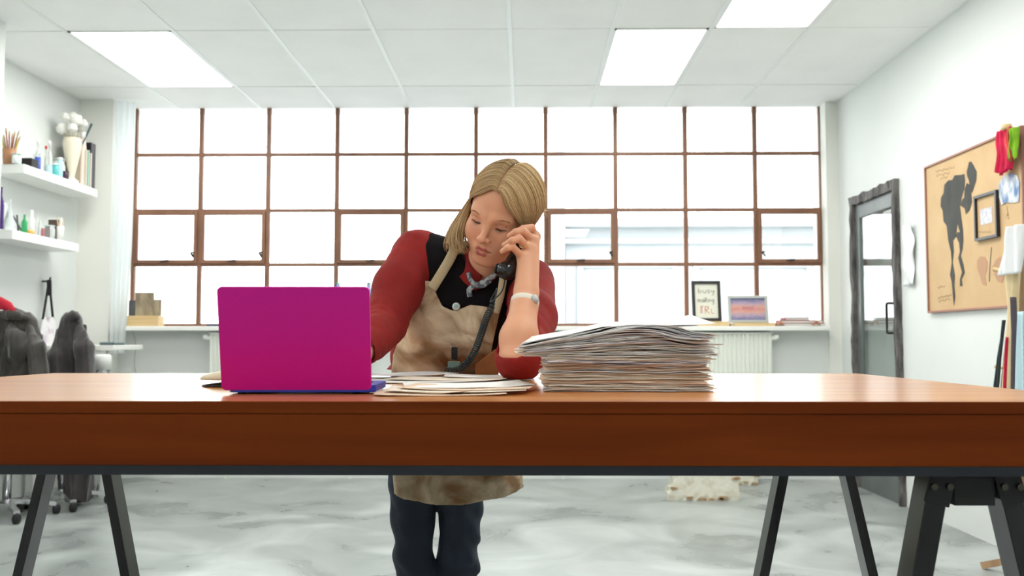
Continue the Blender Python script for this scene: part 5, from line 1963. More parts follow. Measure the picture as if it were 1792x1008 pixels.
class HairMesh:
    def __init__(s):
        s.v, s.f, s.c = [], [], []

    def strand(s, pts, r0, col, seg=4, taper=True):
        o = len(s.v)
        n = len(pts)
        prev = None
        for i, p in enumerate(pts):
            t = pts[min(i + 1, n - 1)] - pts[max(i - 1, 0)]
            t = t / (np.linalg.norm(t) + 1e-9)
            a = np.cross(t, (0.3, 0.9, 0.2)) if prev is None else prev - t * (prev @ t)
            a = a / (np.linalg.norm(a) + 1e-9)
            prev = a
            b = np.cross(t, a)
            q = i / (n - 1)
            rr = r0 * ((0.55 + 0.45 * math.sin(math.pi * min(1, q * 1.3 + 0.15))) if taper else 1) * (1 if q < 0.75 or not taper else max(0.15, (1 - q) / 0.25))
            for k in range(seg):
                g = 2 * math.pi * k / seg
                s.v.append(p + rr * (a * math.cos(g) + b * math.sin(g)))
                s.c.append(col)
        for i in range(n - 1):
            for k in range(seg):
                k2 = (k + 1) % seg
                s.f.append((o + i * seg + k, o + i * seg + k2, o + (i + 1) * seg + k2, o + (i + 1) * seg + k))

    def build(s, name, m, parent):
        me = bpy.data.meshes.new(name)
        me.from_pydata([tuple(p) for p in s.v], [], s.f)
        ca = me.attributes.new('Col', 'FLOAT_COLOR', 'POINT')
        cc = np.ones((len(s.v), 4), np.float32)
        cc[:, :3] = np.array(s.c)
        ca.data.foreach_set('color', cc.ravel())
        me.materials.append(m)
        me.shade_smooth()
        o = bpy.data.objects.new(name, me)
        COL.objects.link(o)
        par(o, parent)
        return o


hm = HairMesh()
rh = random.Random(5)
# under-layer: a closed cap of broad locks, then fine strands on top
for s in (-1, 1):
    nt_, nw = 30, 26
    o = len(hm.v)
    for i in range(nt_ + 1):
        for j in range(nw + 1):
            p = hair_pt(s, i / nt_, j / nw, -0.002)
            hm.v.append(from_head(p))
            hm.c.append(HCOL[1] * 0.8)
    for i in range(nt_):
        for j in range(nw):
            q = (o + i * (nw + 1) + j, o + i * (nw + 1) + j + 1, o + (i + 1) * (nw + 1) + j + 1, o + (i + 1) * (nw + 1) + j)
            hm.f.append(q)
    for k in range(1150):
        t = rh.random() ** 1.1
        lift = rh.uniform(-0.0012, 0.0022)
        w1 = rh.uniform(0.88, 1.02)
        ph = rh.uniform(0, 6.28)
        jt = rh.uniform(-0.02, 0.02)
        pts = []
        for i in range(15):
            w = w1 * i / 14
            p = hair_pt(s, min(1.05, max(-0.02, t + jt * w + 0.002 * math.sin(ph + 3 * w))), w, lift + 0.0006 * math.sin(ph + w * 4))
            pts.append(from_head(p))
        col = HCOL[rh.choice((0, 0, 0, 1, 1, 1, 2, 3))] * rh.uniform(0.85, 1.12)
        hm.strand(pts, rh.uniform(0.0005, 0.0010), col, seg=3)
# back of the head below the cap, gathered to the nape
for k in range(160):
    a = rh.uniform(-1, 1)
    p0 = np.array([0.070 * a, -0.07 - 0.03 * (1 - a * a), 0.02 + rh.uniform(-0.01, 0.03)])
    p1 = np.array([0.050 * a - 0.01, -0.092 - 0.012 * (1 - a * a), -0.035])
    p2 = np.array([-0.03 + 0.015 * a, -0.083, -0.075])
    pts = [from_head(p0 * (1 - q) ** 2 + 2 * p1 * q * (1 - q) + p2 * q * q) for q in [i / 8 for i in range(9)]]
    hm.strand(pts, 0.0022, HCOL[rh.choice((1, 2, 4))])
# loose tail falling beside the cheek, over the shoulder
for k in range(360):
    a, b = max(-1.3, min(1.3, rh.gauss(0, 0.5))), rh.random()
    e0 = from_head((-0.074 + 0.004 * a, 0.012 - 0.055 * b, 0.004 + 0.028 * rh.random()))
    c1_ = A3(801 + 9 * a, 386 + 6 * b, 2.125 + 0.03 * b)
    c2_ = A3(790 + 17 * a, 418 + 8 * b, 2.10 + 0.045 * b)
    e1 = A3(803 + 17 * a + 4 * rh.gauss(0, 1), 440 + rh.uniform(-14, 6), 2.095 + 0.045 * b)
    pts = []
    for i in range(13):
        q = i / 12
        pts.append(e0 * (1 - q) ** 3 + 3 * c1_ * q * (1 - q) ** 2 + 3 * c2_ * q * q * (1 - q) + e1 * q ** 3)
    hm.strand(pts, rh.uniform(0.0008, 0.0016), HCOL[rh.choice((0, 0, 1, 3, 3, 2))] * rh.uniform(0.9, 1.15))
for k in range(26):                                                  # fly-away wisps
    a = rh.random()
    e0 = A3(812, 372 + 8 * a, 2.13)
    e1 = A3(790 + 18 * rh.random(), 366 + 22 * a, 2.12) if k < 14 else A3(776 + 14 * rh.random(), 408 + 24 * a, 2.1)
    m_ = (e0 + e1) / 2 + np.array([0, 0, 0.012 * rh.uniform(-0.3, 1)])
    pts = [e0 * (1 - q) ** 2 + 2 * m_ * q * (1 - q) + e1 * q * q for q in [i / 8 for i in range(9)]]
    hm.strand(pts, 0.00045, HCOL[3])
for k in range(22):
    e0 = from_head((0.080, -0.05, 0.02)) + np.array([0, 0, rh.uniform(-0.004, 0.004)])
    e1 = A3(948 + 12 * rh.random(), 372 + rh.uniform(-9, 12), 2.15)
    m_ = (e0 + e1) / 2 + np.array([0.006, 0, 0.010 * rh.uniform(-0.6, 1)])
    hm.strand([e0 * (1 - q) ** 2 + 2 * m_ * q * (1 - q) + e1 * q * q for q in [i / 8 for i in range(9)]], 0.0005, HCOL[3])
hm.build('hair', M_hair, person)


# ---- cloth volumes
def folds(X, Y, Z, seed, f=1.0):
    r = random.Random(seed)
    out = 0
    for k in range(5):
        d1 = np.array([r.gauss(0, 1) for _ in range(3)])
        d1 /= np.linalg.norm(d1)
        d2 = np.array([r.gauss(0, 1) for _ in range(3)])
        d2 /= np.linalg.norm(d2)
        w = r.uniform(50, 110) * f
        s_ = np.sin((X * d1[0] + Y * d1[1] + Z * d1[2]) * w + 2.2 * np.sin((X * d2[0] + Y * d2[1] + Z * d2[2]) * w * 0.45 + k) + k)
        out = out + 0.8 * np.sqrt(1.02 - s_ * s_) - 0.5
    return out / 5


def torso_field(vol, grow=0.0):
    """The clothed trunk: hips, waist, chest, bust, shoulders."""
    vol.cone(HIP - sdir * 0.085 * [1, 0, 0], HIP + sdir * 0.085 * [1, 0, 0], 0.105 + grow, 0.105 + grow, 0.05)
    wv = np.array([0.052, 0.0, -0.006])
    vol.cone(WAIST - wv, WAIST + wv, 0.088 + grow, 0.088 + grow, 0.07)
    cv = sdir * 0.075
    vol.cone(CHEST - cv, CHEST + cv, 0.090 + grow, 0.090 + grow, 0.07)
    vol.chain([HIP, WAIST, CHEST], [0.09 + grow] * 3, 0.06)
    for s in (-1, 1):
        vol.ball(CHEST + sdir * (0.066 * s) + np.array([0, -0.052, 0.008]), 0.052 + grow, 0.05)
    vol.cone(SH_R + sdir * 0.02 + [0, 0.01, -0.01], SH_L - sdir * 0.02 + [0, 0.01, -0.01], 0.060 + grow, 0.060 + grow, 0.04)
    for S in (SH_R, SH_L):
        vol.cone(NECKB + np.array([0, 0.03, 0.002]), S + np.array([0, 0.006, 0.002]), 0.044 + grow, 0.050 + grow, 0.03)


def poly_sd(px, pz_, poly):
    """Signed distance (metres) of grid points to a polygon in the XZ plane."""
    P = np.array(poly)
    Q = np.roll(P, -1, 0)
    d = np.full(px.shape, 1e9)
    ins = np.zeros(px.shape, bool)
    for (x0, z0), (x1, z1) in zip(P, Q):
        ex, ez = x1 - x0, z1 - z0
        t = np.clip(((px - x0) * ex + (pz_ - z0) * ez) / (ex * ex + ez * ez + 1e-12), 0, 1)
        d = np.minimum(d, (px - x0 - t * ex) ** 2 + (pz_ - z0 - t * ez) ** 2)
        cr_ = (z0 > pz_) != (z1 > pz_)
        with np.errstate(divide='ignore', invalid='ignore'):
            xi = x0 + (pz_ - z0) * ex / (ez if ez else 1e-12)
        ins ^= cr_ & (px < xi)
    d = np.sqrt(d)
    return np.where(ins, -d, d)


def outline(px, d):
    return [(A3(u, v, d)[0], A3(u, v, d)[2]) for u, v in px]


M_shirt = mat('red_shirt_cotton', rgb(146, 26, 20), 0.85, col2=rgb(128, 20, 18), nscale=(9, 9, 9), bump=0.12, bscale=420)
M_vest = mat('black_vest_knit', rgb(17, 14, 18), 0.9, col2=rgb(12, 10, 13), nscale=(12, 12, 12), spec=0.2, bump=0.15, bscale=500)
M_apron = mat('stained_canvas', rgb(220, 202, 172), 0.85, col2=rgb(138, 104, 70), nscale=(9, 6, 9), ndetail=7, nrange=(0.40, 0.66), distort=0.8, bump=0.18, bscale=300)
M_jeans = mat('dark_denim', rgb(36, 44, 58), 0.8, col2=rgb(56, 68, 86), nscale=(7, 7, 4), ndetail=6, nrange=(0.42, 0.75), bump=0.2, bscale=500)

# shirt: sleeves and trunk
V = Vol([EL_R[0] - 0.16, 1.74, TZ + 0.001], [SH_L[0] + 0.15, 2.5, 1.40], 0.0036)
torso_field(V)
# right sleeve, bunched at the elbow, cuff at the wrist
V.chain([SH_R + [0.004, 0, 0], SH_R * 0.5 + EL_R * 0.5 + [-0.004, 0, 0.004], EL_R], [0.063, 0.060, 0.050], 0.022)
cuffR = EL_R * 0.22 + WR_R * 0.78
V.chain([EL_R, EL_R * 0.5 + cuffR * 0.5, cuffR], [0.050, 0.044, 0.034], 0.012)
# left sleeve, pushed up to the elbow
V.chain([SH_L + [0.010, 0.026, 0], SH_L * 0.5 + EL_L * 0.5 + [0.024, 0.014, 0.0], EL_L + [0.014, 0.016, 0.004]], [0.057, 0.053, 0.049], 0.02)
V.chain([EL_L + [0.004, 0.006, -0.001], EL_L * 0.80 + WR_L * 0.20 + [0.007, 0.014, 0.0]], [0.0475, 0.047], 0.012)
X, Y, Z = V.xyz()
arm_l = np.minimum(cone_d(X, Y, Z, SH_L, EL_L, 0.05, 0.05), cone_d(X, Y, Z, SH_R, EL_R, 0.05, 0.05))
arm_l = np.minimum(arm_l, cone_d(X, Y, Z, EL_R, cuffR, 0.05, 0.05))
amp = np.clip(1 - arm_l / 0.03, 0, 1)
fo = folds(X, Y, Z, 3, 0.62)
# ring folds where the sleeves bunch
tR = ((X - EL_R[0]) * (WR_R - EL_R)[0] + (Y - EL_R[1]) * (WR_R - EL_R)[1] + (Z - EL_R[2]) * (WR_R - EL_R)[2]) / np.linalg.norm(WR_R - EL_R)
ring = np.sin(tR * 260 + 3 * np.sin(X * 40 + Z * 30)) * np.exp(-((tR - 0.04) / 0.08) ** 2) * (cone_d(X, Y, Z, EL_R, cuffR, 0.06, 0.05) < 0.03)
V.a -= (amp * (0.012 * fo + 0.0012 * ring) + (1 - amp) * 0.002 * fo).astype(np.float32)
# openings: forearm through the left sleeve, neck opening
d0 = EL_L * 0.9 + WR_L * 0.1
axl = (WR_L - EL_L) / np.linalg.norm(WR_L - EL_L)
V.cone(EL_L + axl * 0.040 + [-0.008, -0.030, 0.004], EL_L + axl * 0.16 + [-0.008, -0.036, 0], 0.046, 0.054, 0.003, op='cut')
V.cone(cuffR + (WR_R - EL_R) * 0.02, cuffR + (WR_R - EL_R) * 0.3, 0.03, 0.045, 0.003, op='cut')
nk = from_head((0, -0.02, -0.07))
V.cone(NECKB + [0.002, -0.03, 0.006], nk, 0.040, 0.056, 0.008, op='cut')
V.a = np.maximum(V.a, np.broadcast_to((TZ + 0.0035) - Z, V.a.shape)).astype(np.float32)
shirt = vol_mesh(V, 'shirt', M_shirt, person)
del V, X, Y, Z, arm_l, amp, fo, tR, ring

# collar: two stand-up flaps round the neck
colr = MB()
nax = (nk - NECKB) / np.linalg.norm(nk - NECKB)
ne1 = np.array([1.0, 0, 0]) - nax * nax[0]
ne1 /= np.linalg.norm(ne1)
ne2 = np.cross(ne1, nax)
if ne2[1] > 0:
    ne2 = -ne2
for s in (-1, 1):
    def cf(a, b, s=s):
        an = s * math.radians(12 + 150 * a)
        rr = 0.0535 + 0.017 * b
        hh = 0.030 - 0.036 * b - 0.016 * math.cos(an)
        return tuple(NECKB + np.array([0.002, 0.0, 0.0]) + nax * hh + (ne2 * math.cos(an) + ne1 * math.sin(an)) * rr)
    colr.sheet(cf, 18, 5)
colr.build('collar', M_shirt, shirt, smooth=True, solid=0.004)

# vest over the shirt
V = Vol([SH_R[0] - 0.06, 2.02, 0.98], [SH_L[0] + 0.08, 2.52, 1.40], 0.0036)
torso_field(V, 0.007)
X, Y, Z = V.xyz()
V.a -= (0.0035 * folds(X, Y, Z, 8, 0.6)).astype(np.float32)
arm_edge = outline([(752, 392), (742, 440), (733, 500), (724, 560), (700, 640), (700, 760), (880, 760), (884, 640), (893, 590), (905, 520), (905, 455), (880, 430), (830, 400)], 2.24)
d2 = poly_sd(X[:, 0, :].repeat(Z.shape[2], 1) if X.shape[1] == 1 and X[:, 0, :].shape[1] == 1 else X[:, 0, :], np.broadcast_to(Z[0, 0, :][None, :], (X.shape[0], Z.shape[2])), arm_edge)
V.a = smax(V.a, np.broadcast_to(d2[:, None, :], V.a.shape).astype(np.float32), 0.006)
nv = outline([(812, 440), (817, 470), (822, 490), (831, 512), (845, 506), (862, 490), (880, 478), (886, 440), (850, 400)], 2.2)
d3 = poly_sd(np.broadcast_to(X[:, 0, :], d2.shape), np.broadcast_to(Z[0, 0, :][None, :], d2.shape), nv)
cut = np.maximum(np.broadcast_to(d3[:, None, :], V.a.shape), np.broadcast_to(Y - 2.24, V.a.shape))
V.a = smax(V.a, -cut.astype(np.float32), 0.004)
V.cone(NECKB + [0.002, -0.03, 0.004], nk, 0.043, 0.058, 0.008, op='cut')
vol_mesh(V, 'vest', M_vest, person)
del V

# apron: bib, then skirt below the waist
V = Vol([WAIST[0] - 0.26, 2.02, 0.56], [WAIST[0] + 0.32, 2.72, 1.26], 0.0034)
torso_field(V, 0.015)
HEM = 0.60
skl, skr = A3(682, 850, 2.42), A3(920, 850, 2.42)
hc_l, hc_r = HIP + [-0.075, -0.03, -0.03], HIP + [0.085, -0.03, -0.03]
for a, b, ra, rb in ((hc_l, np.array([skl[0] + 0.095, 2.50, HEM]), 0.105, 0.098), (hc_r, np.array([skr[0] - 0.095, 2.50, HEM + 0.02]), 0.105, 0.098),
                     ((hc_l + hc_r) / 2, np.array([(skl[0] + skr[0]) / 2, 2.49, HEM]), 0.12, 0.11)):
    V.cone(a, b, ra, rb, 0.04)
X, Y, Z = V.xyz()
fo = folds(X, Y, Z, 21, 0.6)
up_ = 0.0145 * np.sin((Z * 1.0 + 0.55 * X) * 74 + 2.0 * np.sin(X * 23 + 1.0)) * np.exp(-((Z - 1.045) / 0.05) ** 2)     # creases where she bends
vert = 0.006 * np.sin(X * 70 + 1.5 * np.sin(Z * 9)) * np.clip((0.98 - Z) / 0.2, 0, 1)
F_ = V.a - (0.002 + 0.024 * fo + 0.4 * np.abs(up_) + vert).astype(np.float32)
shell = np.maximum(F_, -(F_ + 0.0085))
bib = outline([(753, 497), (768, 499), (775, 522), (784, 540), (800, 547), (815, 544), (830, 538), (850, 540), (868, 544), (873, 520), (884, 520), (876, 560), (868, 592), (862, 620), (864, 655), (880, 700), (896, 760), (918, 833), (918, 871), (880, 880), (840, 886), (800, 892), (740, 890), (700, 884), (679, 876), (677, 833), (680, 760), (680, 700), (682, 650), (686, 622), (700, 590), (712, 560), (726, 533), (742, 506)], 2.33)
d2 = poly_sd(np.broadcast_to(X[:, 0, :], (X.shape[0], Z.shape[2])), np.broadcast_to(Z[0, 0, :][None, :], (X.shape[0], Z.shape[2])), bib)
shell = smax(shell, np.broadcast_to(d2[:, None, :], V.a.shape).astype(np.float32), 0.003)
axis_y = np.interp(Z.ravel(), [0.5, HIP[2], WAIST[2], CHEST[2], NECKB[2]], [2.53, 2.54, WAIST[1] + 0.0, CHEST[1] + 0.0, NECKB[1]])[None, None, :]
shell = np.maximum(shell, (Y - axis_y).astype(np.float32))           # front half only
V.a = shell
apron = vol_mesh(V, 'apron', M_apron, person)
del V, F_, shell, fo, up_, vert

# surface of the trunk seen from the front, for straps, pin and scarf
VT = Vol([SH_R[0] - 0.05, 1.98, 0.98], [SH_L[0] + 0.05, 2.5, 1.40], 0.006)
torso_field(VT, 0.008)


def front(u, v, off=0.0, d=2.2):
    """Front of the trunk (plus off) at the column of photo point (u, v)."""
    p = A3(u, v, d)
    for _ in range(3):
        i = int(np.clip(round((p[0] - VT.lo[0]) / VT.h), 0, VT.n[0] - 1))
        k = int(np.clip(round((p[2] - VT.lo[2]) / VT.h), 0, VT.n[2] - 1))
        col = VT.a[i, :, k]
        w = np.argmax(col < 0)
        if not (col < 0).any():
            break
        t = col[w - 1] / (col[w - 1] - col[w]) if w > 0 else 0
        y = VT.lo[1] + VT.h * (w - 1 + t)
        p = A3(u, v, y)
    return p + np.array([0, -off, 0])


def ribbon(name, pxs, w, m, parent, off=0.006, solid=0.003, wv=None):
    pts = [front(u, v, off) for u, v in pxs]
    fine = []
    n = 26
    for i in range(n + 1):
        s = i / n * (len(pts) - 1)
        k = min(int(s), len(pts) - 2)
        q = s - k
        fine.append(pts[k] * (1 - q) + pts[k + 1] * q)
    fine = np.array(fine)
    for _ in range(3):
        fine[1:-1] = (fine[:-2] + 2 * fine[1:-1] + fine[2:]) / 4
    m_ = MB()

    def fn(a, b):
        i = int(round(b * n))
        t = fine[min(i + 1, n)] - fine[max(i - 1, 0)]
        sd = np.cross(t, [0, 1, 0])
        sd /= np.linalg.norm(sd) + 1e-9
        return tuple(fine[i] + sd * (a - 0.5) * w - np.array([0, 0.002 * math.sin(a * math.pi), 0]))
    m_.sheet(fn, 4, n)
    return m_.build(name, m, parent, smooth=True, solid=solid)


M_strap = mat('canvas_strap', rgb(204, 190, 156), 0.85, col2=rgb(186, 170, 136), nscale=(9, 9, 9))
ribbon('strap', [(797, 436), (788, 455), (775, 477), (757, 506)], 0.023, M_strap, apron, 0.014)
ribbon('strap', [(882, 470), (880, 495), (876, 520), (868, 548)], 0.017, M_strap, apron, 0.014)
# round badge on the vest
bp_ = front(799, 537, 0.012)
MB().tube([bp_, bp_ + np.array([0, -0.006, 0.001])], [0.0098, 0.0085], 18).build('badge', mat('pearl_badge', rgb(214, 220, 214), 0.25), person, smooth=True)
MB().tube([bp_ + np.array([0, -0.0055, 0.001]), bp_ + np.array([0, -0.0085, 0.001])], [0.0055, 0.003], 10).build('badge_centre', mat('aqua_stone', rgb(150, 196, 196), 0.2), person, smooth=True)
# neckerchief
M_sc = mat('grey_neckerchief', rgb(164, 170, 174), 0.8, col2=rgb(84, 94, 106), nscale=(90, 30, 90), nrange=(0.46, 0.52))
ns = MB()
kn = front(831, 497, 0.012)
for pxs, w in (([(820, 478), (824, 490), (831, 500)], 0.009), ([(868, 480), (852, 492), (833, 500)], 0.010), ([(830, 500), (821, 508), (823, 520)], 0.011), ([(833, 501), (846, 500), (858, 491)], 0.011)):
    ribbon('neckerchief', pxs, w, M_sc, person, 0.012)
MB().tube([kn + np.array([-0.008, 0, 0.004]), kn + np.array([0, -0.006, 0]), kn + np.array([0.008, 0, -0.002])], [0.004, 0.0065, 0.004], 10).build('neckerchief_knot', M_sc, person, smooth=True)
# keys and a teal tag clipped at the waist
ck = front(797, 610, 0.034)
M_teal = mat('teal_tag', rgb(120, 146, 138), 0.5)
kr = MB().tube([ck + np.array([0.010 * math.cos(q), -0.002, 0.014 + 0.014 * math.sin(q)]) for q in [i * 0.52 for i in range(13)]], 0.0014, 6).build('key_ring', M_chrome, person)
MB().box(tuple(ck + np.array([-0.007, -0.004, -0.026])), tuple(ck + np.array([0.008, 0.0, 0.004]))).build('key_fob', M_blackmatt, kr, bevel=0.002)
MB().box(tuple(ck + np.array([-0.016, -0.004, -0.046])), tuple(ck + np.array([0.014, 0.0, -0.030]))).build('key_tag', M_teal, kr, bevel=0.002)
# tan tool pocket at the waist
pk = [front(u, v, 0.030) for u, v in ((836, 636), (868, 610), (874, 640), (872, 668), (838, 668))]
yk = min(p[1] for p in pk)
MB().prism([(p[0], yk, p[2]) for p in pk], (0, 0.012, 0)).build('tool_pocket', mat('tan_leather', rgb(170, 106, 56), 0.6, col2=rgb(150, 90, 46), nscale=(14, 14, 14)), apron, bevel=0.003)

# jeans and shoes
V = Vol([HIP[0] - 0.24, 2.36, 0.06], [HIP[0] + 0.28, 2.80, 0.92], 0.005)
kL, kR = A3(724, 985, 2.53), A3(802, 985, 2.55)
for K, s in ((kL, -1), (kR, 1)):
    hp_ = HIP + np.array([s * 0.066, 0.015, -0.06])
    kn_ = np.array([K[0], K[1], 0.47])
    an_ = np.array([K[0] - 0.004 * s, K[1] + 0.06, 0.08])
    V.chain([hp_, kn_, an_], [0.080, 0.0545, 0.048], 0.006)
X, Y, Z = V.xyz()
dg = np.sin((Z + 0.5 * np.abs(X - HIP[0]) + 0.3 * Y) * 52 + 3 * np.sin(X * 31 + Z * 8)) * np.exp(-((Z - 0.45) / 0.22) ** 2)
V.a -= (0.018 * folds(X, Y, Z, 33, 0.5) + 0.005 * dg).astype(np.float32)
vol_mesh(V, 'jeans', M_jeans, person)
V = Vol([HIP[0] - 0.24, 2.28, -0.002], [HIP[0] + 0.28, 2.80, 0.16], 0.004)
for K, s in ((kL, -1), (kR, 1)):
    x, y = K[0] - 0.004 * s, K[1] + 0.06
    V.chain([(x, y + 0.03, 0.045), (x + 0.01 * s, y - 0.06, 0.042), (x + 0.018 * s, y - 0.14, 0.034)], [0.042, 0.046, 0.036], 0.02)
    V.cone((x, y, 0.06), (x, y, 0.11), 0.044, 0.042, 0.02)
X, Y, Z = V.xyz()
V.a = np.maximum(V.a, np.broadcast_to(0.001 - Z, V.a.shape)).astype(np.float32)
vol_mesh(V, 'shoes', mat('brown_shoe_leather', rgb(74, 52, 40), 0.5), person)
del V

# wrist watch and ring
wa = WR_L * 0.84 + EL_L * 0.16
fa_ = (WR_L - EL_L) / np.linalg.norm(WR_L - EL_L)
s1 = np.cross(fa_, [0, 1, 0])
s1 /= np.linalg.norm(s1)
s2 = np.cross(s1, fa_)
M_wst = mat('white_watch_strap', rgb(226, 220, 206), 0.45)
vs, fs = [], []
nseg = 40
for k in range(nseg):
    a = 2 * math.pi * k / nseg
    dr = s1 * math.cos(a) + s2 * math.sin(a)
    for r_, t_ in ((0.0278, -0.0085), (0.0310, -0.0076), (0.0310, 0.0076), (0.0278, 0.0085)):
        vs.append(wa + dr * r_ + fa_ * t_)
for k in range(nseg):
    k2 = (k + 1) % nseg
    for q in range(4):
        q2 = (q + 1) % 4
        fs.append((k * 4 + q, k * 4 + q2, k2 * 4 + q2, k2 * 4 + q))
wt_ = MB().add(vs, fs).build('watch', M_wst, person, smooth=True)
wd = np.array([0.62, -0.78, 0.0])
wd = wd - fa_ * (wd @ fa_)
wd /= np.linalg.norm(wd)
MB().tube([wa + wd * 0.0295, wa + wd * 0.0345], [0.0102, 0.0092], 18).build('watch_case', mat('grey_watch_face', rgb(186, 190, 190), 0.3), wt_, smooth=True)
rg0, rg1 = mcpL[2], jL[2][0]
rc_ = rg0 * 0.48 + rg1 * 0.52
rd = (rg1 - rg0) / np.linalg.norm(rg1 - rg0)
q1_ = np.cross(rd, [0, 0, 1.0])
q1_ /= np.linalg.norm(q1_)
q2_ = np.cross(rd, q1_)
M_gold = mat('gold', (0.75, 0.58, 0.28), 0.2, metal=1.0)
rgm = MB().tube([rc_ + (q1_ * math.cos(k * math.pi / 10) + q2_ * math.sin(k * math.pi / 10)) * 0.0101 for k in range(21)], 0.0013, 6).build('ring', M_gold, person, smooth=True)
fd = np.array([-0.1, -0.9, 0.35])
fd /= np.linalg.norm(fd)
for k in range(5):
    a = k * 1.2566
    bb_ = rc_ + fd * 0.0128 + (q1_ * math.cos(a) * 0.4 + rd * math.sin(a)) * 0.0034 + np.array([0.0, 0, 0.002 * math.cos(a)])
    MB().lathe([(0.0008, -0.002), (0.0022, 0), (0.0008, 0.002)], tuple(bb_), 8).build('ring_bead', M_gold, rgm, smooth=True)

# ---- telephone handset in her hand
M_phone = mat('black_phone_plastic', rgb(18, 18, 20), 0.18, spec=0.6)
hs0, hs1 = A3(921, 400, 2.088), A3(887, 474, 2.012)
ht = (hs1 - hs0) / np.linalg.norm(hs1 - hs0)
hphone = thing('phone_handset', 'black telephone handset held to her ear', 'telephone', tuple((hs0 + hs1) / 2))
fcd = HO - (hs0 + hs1) / 2
fcd = fcd - ht * (fcd @ ht)
fcd /= np.linalg.norm(fcd)                            # towards the face
V = Vol(np.minimum(hs0, hs1) - 0.06, np.maximum(hs0, hs1) + 0.06, 0.002)
mid_ = (hs0 + hs1) / 2 - fcd * 0.004
V.chain([hs0, mid_, hs1], [0.0150, 0.0135, 0.0155], 0.01)
for e, rr in ((hs0, 0.0165), (hs1, 0.0205)):
    V.cone(e + fcd * 0.001, e + fcd * 0.006, rr, rr * 0.92, 0.008)
vol_mesh(V, 'handle', M_phone, hphone)
del V
for e in (hs0, hs1):
    MB().tube([e + fcd * 0.0225, e + fcd * 0.0262], [0.013, 0.010], 18).build('speaker_cap', M_blackmatt, hphone, smooth=True)
# coiled cord
cpx = [(884, 487, 2.015), (879, 508, 2.02), (868, 521, 2.02), (858, 528, 2.05), (866, 512, 2.05), (870, 505, 2.04), (866, 522, 2.03), (858, 542, 2.05), (850, 560, 2.07), (842, 585, 2.10), (832, 612, 2.13), (818, 634, 2.15), (800, 648, 2.16), (780, 653, 2.15)]
cp = [A3(*q) for q in cpx]
cp[-1][2] = max(cp[-1][2], TZ + 0.012)
cp[-2][2] = max(cp[-2][2], TZ + 0.014)


def catm(P, n):
    out = []
    for i in range(len(P) - 1):
        p0, p1, p2, p3 = P[max(i - 1, 0)], P[i], P[i + 1], P[min(i + 2, len(P) - 1)]
        for k in range(n):
            t = k / n
            out.append(0.5 * ((2 * p1) + (-p0 + p2) * t + (2 * p0 - 5 * p1 + 4 * p2 - p3) * t * t + (-p0 + 3 * p1 - 3 * p2 + p3) * t ** 3))
    out.append(P[-1])
    return np.array(out)


path = catm(cp, 40)
seg_ = np.linalg.norm(np.diff(path, axis=0), axis=1)
arc = np.concatenate([[0], np.cumsum(seg_)])
tot = arc[-1]
coil_start = arc[40 * 6]
N_ = 1500
ss = np.linspace(0, tot, N_)
pp_ = np.stack([np.interp(ss, arc, path[:, i]) for i in range(3)], 1)
pts = []
nrm = np.array([0.3, 0.8, 0.2])
phs = 0.0
for i in range(N_):
    t = pp_[min(i + 1, N_ - 1)] - pp_[max(i - 1, 0)]
    t /= np.linalg.norm(t) + 1e-9
    nrm = nrm - t * (nrm @ t)
    nrm /= np.linalg.norm(nrm)
    b = np.cross(t, nrm)
    cr_ = 0.0070 * min(1, max(0, (ss[i] - coil_start) / 0.03))
    pitch_ = 0.0066 + 0.008 * max(0, 1 - (ss[i] - coil_start) / 0.05) if ss[i] > coil_start else 1e9
    phs += 2 * math.pi * (tot / N_) / pitch_
    pts.append(pp_[i] + (nrm * math.cos(phs) + b * math.sin(phs)) * cr_)
M_cord = mat('dark_teal_cord', rgb(40, 60, 66), 0.4)
tag(MB().tube(pts, 0.0017, 6).build('coiled_cord', M_cord, smooth=True), 'dark coiled telephone cord hanging in front of the apron', 'cord')

# ================================================================ jackets over the chairs (cloth volumes again)
def jacket(parts, lo, hi, seed, m, label, extra=()):
    t = thing('jacket', label, 'jacket', (float((lo[0] + hi[0]) / 2), float((lo[1] + hi[1]) / 2), float(lo[2])), 'jackets over the chairs')

    def grow(ch, name, sd):
        V = Vol(lo, hi, 0.0072)
        for pts, rs, k in ch:
            V.chain([np.array(p) for p in pts], rs, k)
        X, Y, Z = V.xyz()
        q = np.clip((hi[2] - Z) / (hi[2] - lo[2]), 0, 1)
        s1_ = np.sin(X * 34 + Y * 22 + 1.3 * np.sin(Z * 5 + X * 6 + sd) + sd)
        s2_ = np.sin(X * 55 - Y * 30 + 1.5 * np.sin(Z * 6 + sd) + 2 * sd)
        dr = (1 - np.abs(s1_)) ** 1.6 * 0.65 + (1 - np.abs(s2_)) ** 1.6 * 0.35
        V.a -= (0.036 * (dr - 0.25) * (0.3 + q) + 0.008 * folds(X, Y, Z, 40 + sd, 0.28)).astype(np.float32)
        vol_mesh(V, name, m, t)
    for name, ch in parts:
        seed += 1
        grow(ch, name, seed)
    return t


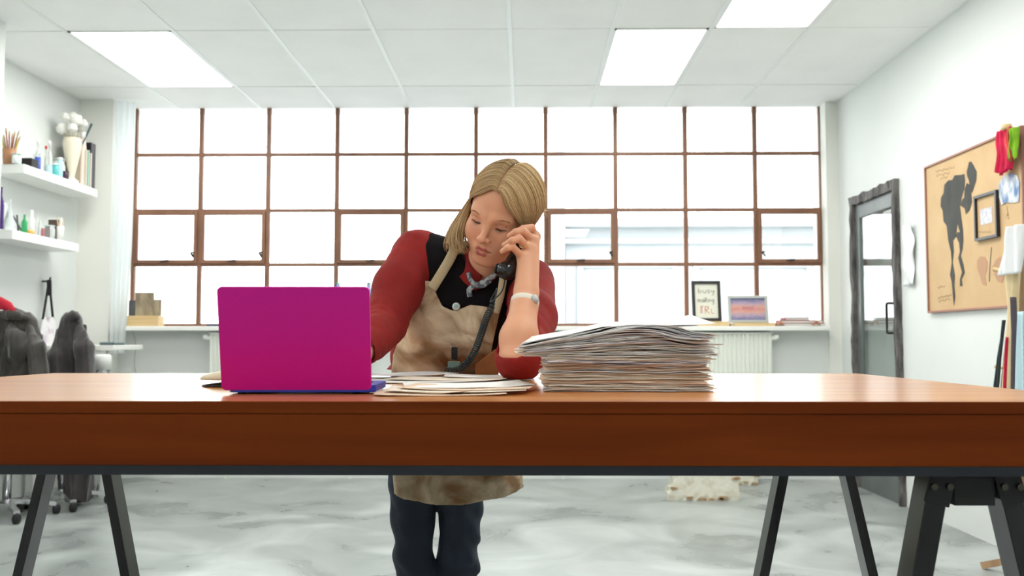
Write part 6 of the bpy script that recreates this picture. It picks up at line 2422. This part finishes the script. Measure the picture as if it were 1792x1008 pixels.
ya_, yb_ = float(c1.y), float(c2.y)
jl = lambda u, v, y: A3(u, v, y)
jacket([('body', [([jl(22, 560, ya_), jl(24, 620, ya_), jl(26, 700, ya_)], [0.075, 0.105, 0.13], 0.05),
                  ([jl(-2, 564, ya_), jl(-8, 700, ya_)], [0.06, 0.1], 0.06), ([jl(48, 566, ya_), jl(56, 640, ya_), jl(60, 720, ya_)], [0.06, 0.075, 0.085], 0.06)]),
        ('sleeve', [([jl(14, 566, ya_ - 0.06), jl(26, 592, ya_ - 0.11), jl(34, 612, ya_ - 0.11), jl(30, 640, ya_ - 0.09)], [0.02, 0.05, 0.048, 0.03], 0.03)]),
        ('sleeve', [([jl(50, 570, ya_ - 0.03), jl(62, 610, ya_ - 0.09), jl(69, 690, ya_ - 0.10)], [0.02, 0.05, 0.046], 0.03)]),
        ('collar', [([jl(2, 552, ya_ - 0.06), jl(22, 550, ya_ - 0.1), jl(46, 556, ya_ - 0.06)], [0.02, 0.026, 0.02], 0.03)])],
       (c1.x - 0.3, ya_ - 0.32, 0.40), (c1.x + 0.3, ya_ + 0.2, ctop1 + 0.05), 3, M_jk2, 'olive-grey jacket draped on the chair nearest the picture edge')
jacket([('body', [([jl(128, 562, yb_), jl(124, 620, yb_), jl(124, 700, yb_), jl(138, 862, yb_)], [0.06, 0.095, 0.13, 0.09], 0.05),
                  ([jl(122, 566, yb_), jl(104, 630, yb_), jl(96, 720, yb_)], [0.05, 0.065, 0.07], 0.05)]),
        ('sleeve', [([jl(136, 566, yb_ - 0.02), jl(148, 610, yb_ - 0.08), jl(152, 680, yb_ - 0.12), jl(150, 800, yb_ - 0.1)], [0.02, 0.055, 0.055, 0.05], 0.03)]),
        ('sleeve', [([jl(118, 576, yb_ - 0.03), jl(101, 625, yb_ - 0.09), jl(94, 690, yb_ - 0.12)], [0.018, 0.045, 0.045], 0.03)]),
        ('collar', [([jl(118, 556, yb_ - 0.05), jl(128, 552, yb_ - 0.06), jl(136, 556, yb_ - 0.05)], [0.018, 0.024, 0.018], 0.03)])],
       (c2.x - 0.26, yb_ - 0.3, 0.02), (c2.x + 0.3, yb_ + 0.2, ctop2 + 0.05), 11, M_jk, 'charcoal jacket hanging almost to the floor over the chair by the bench')
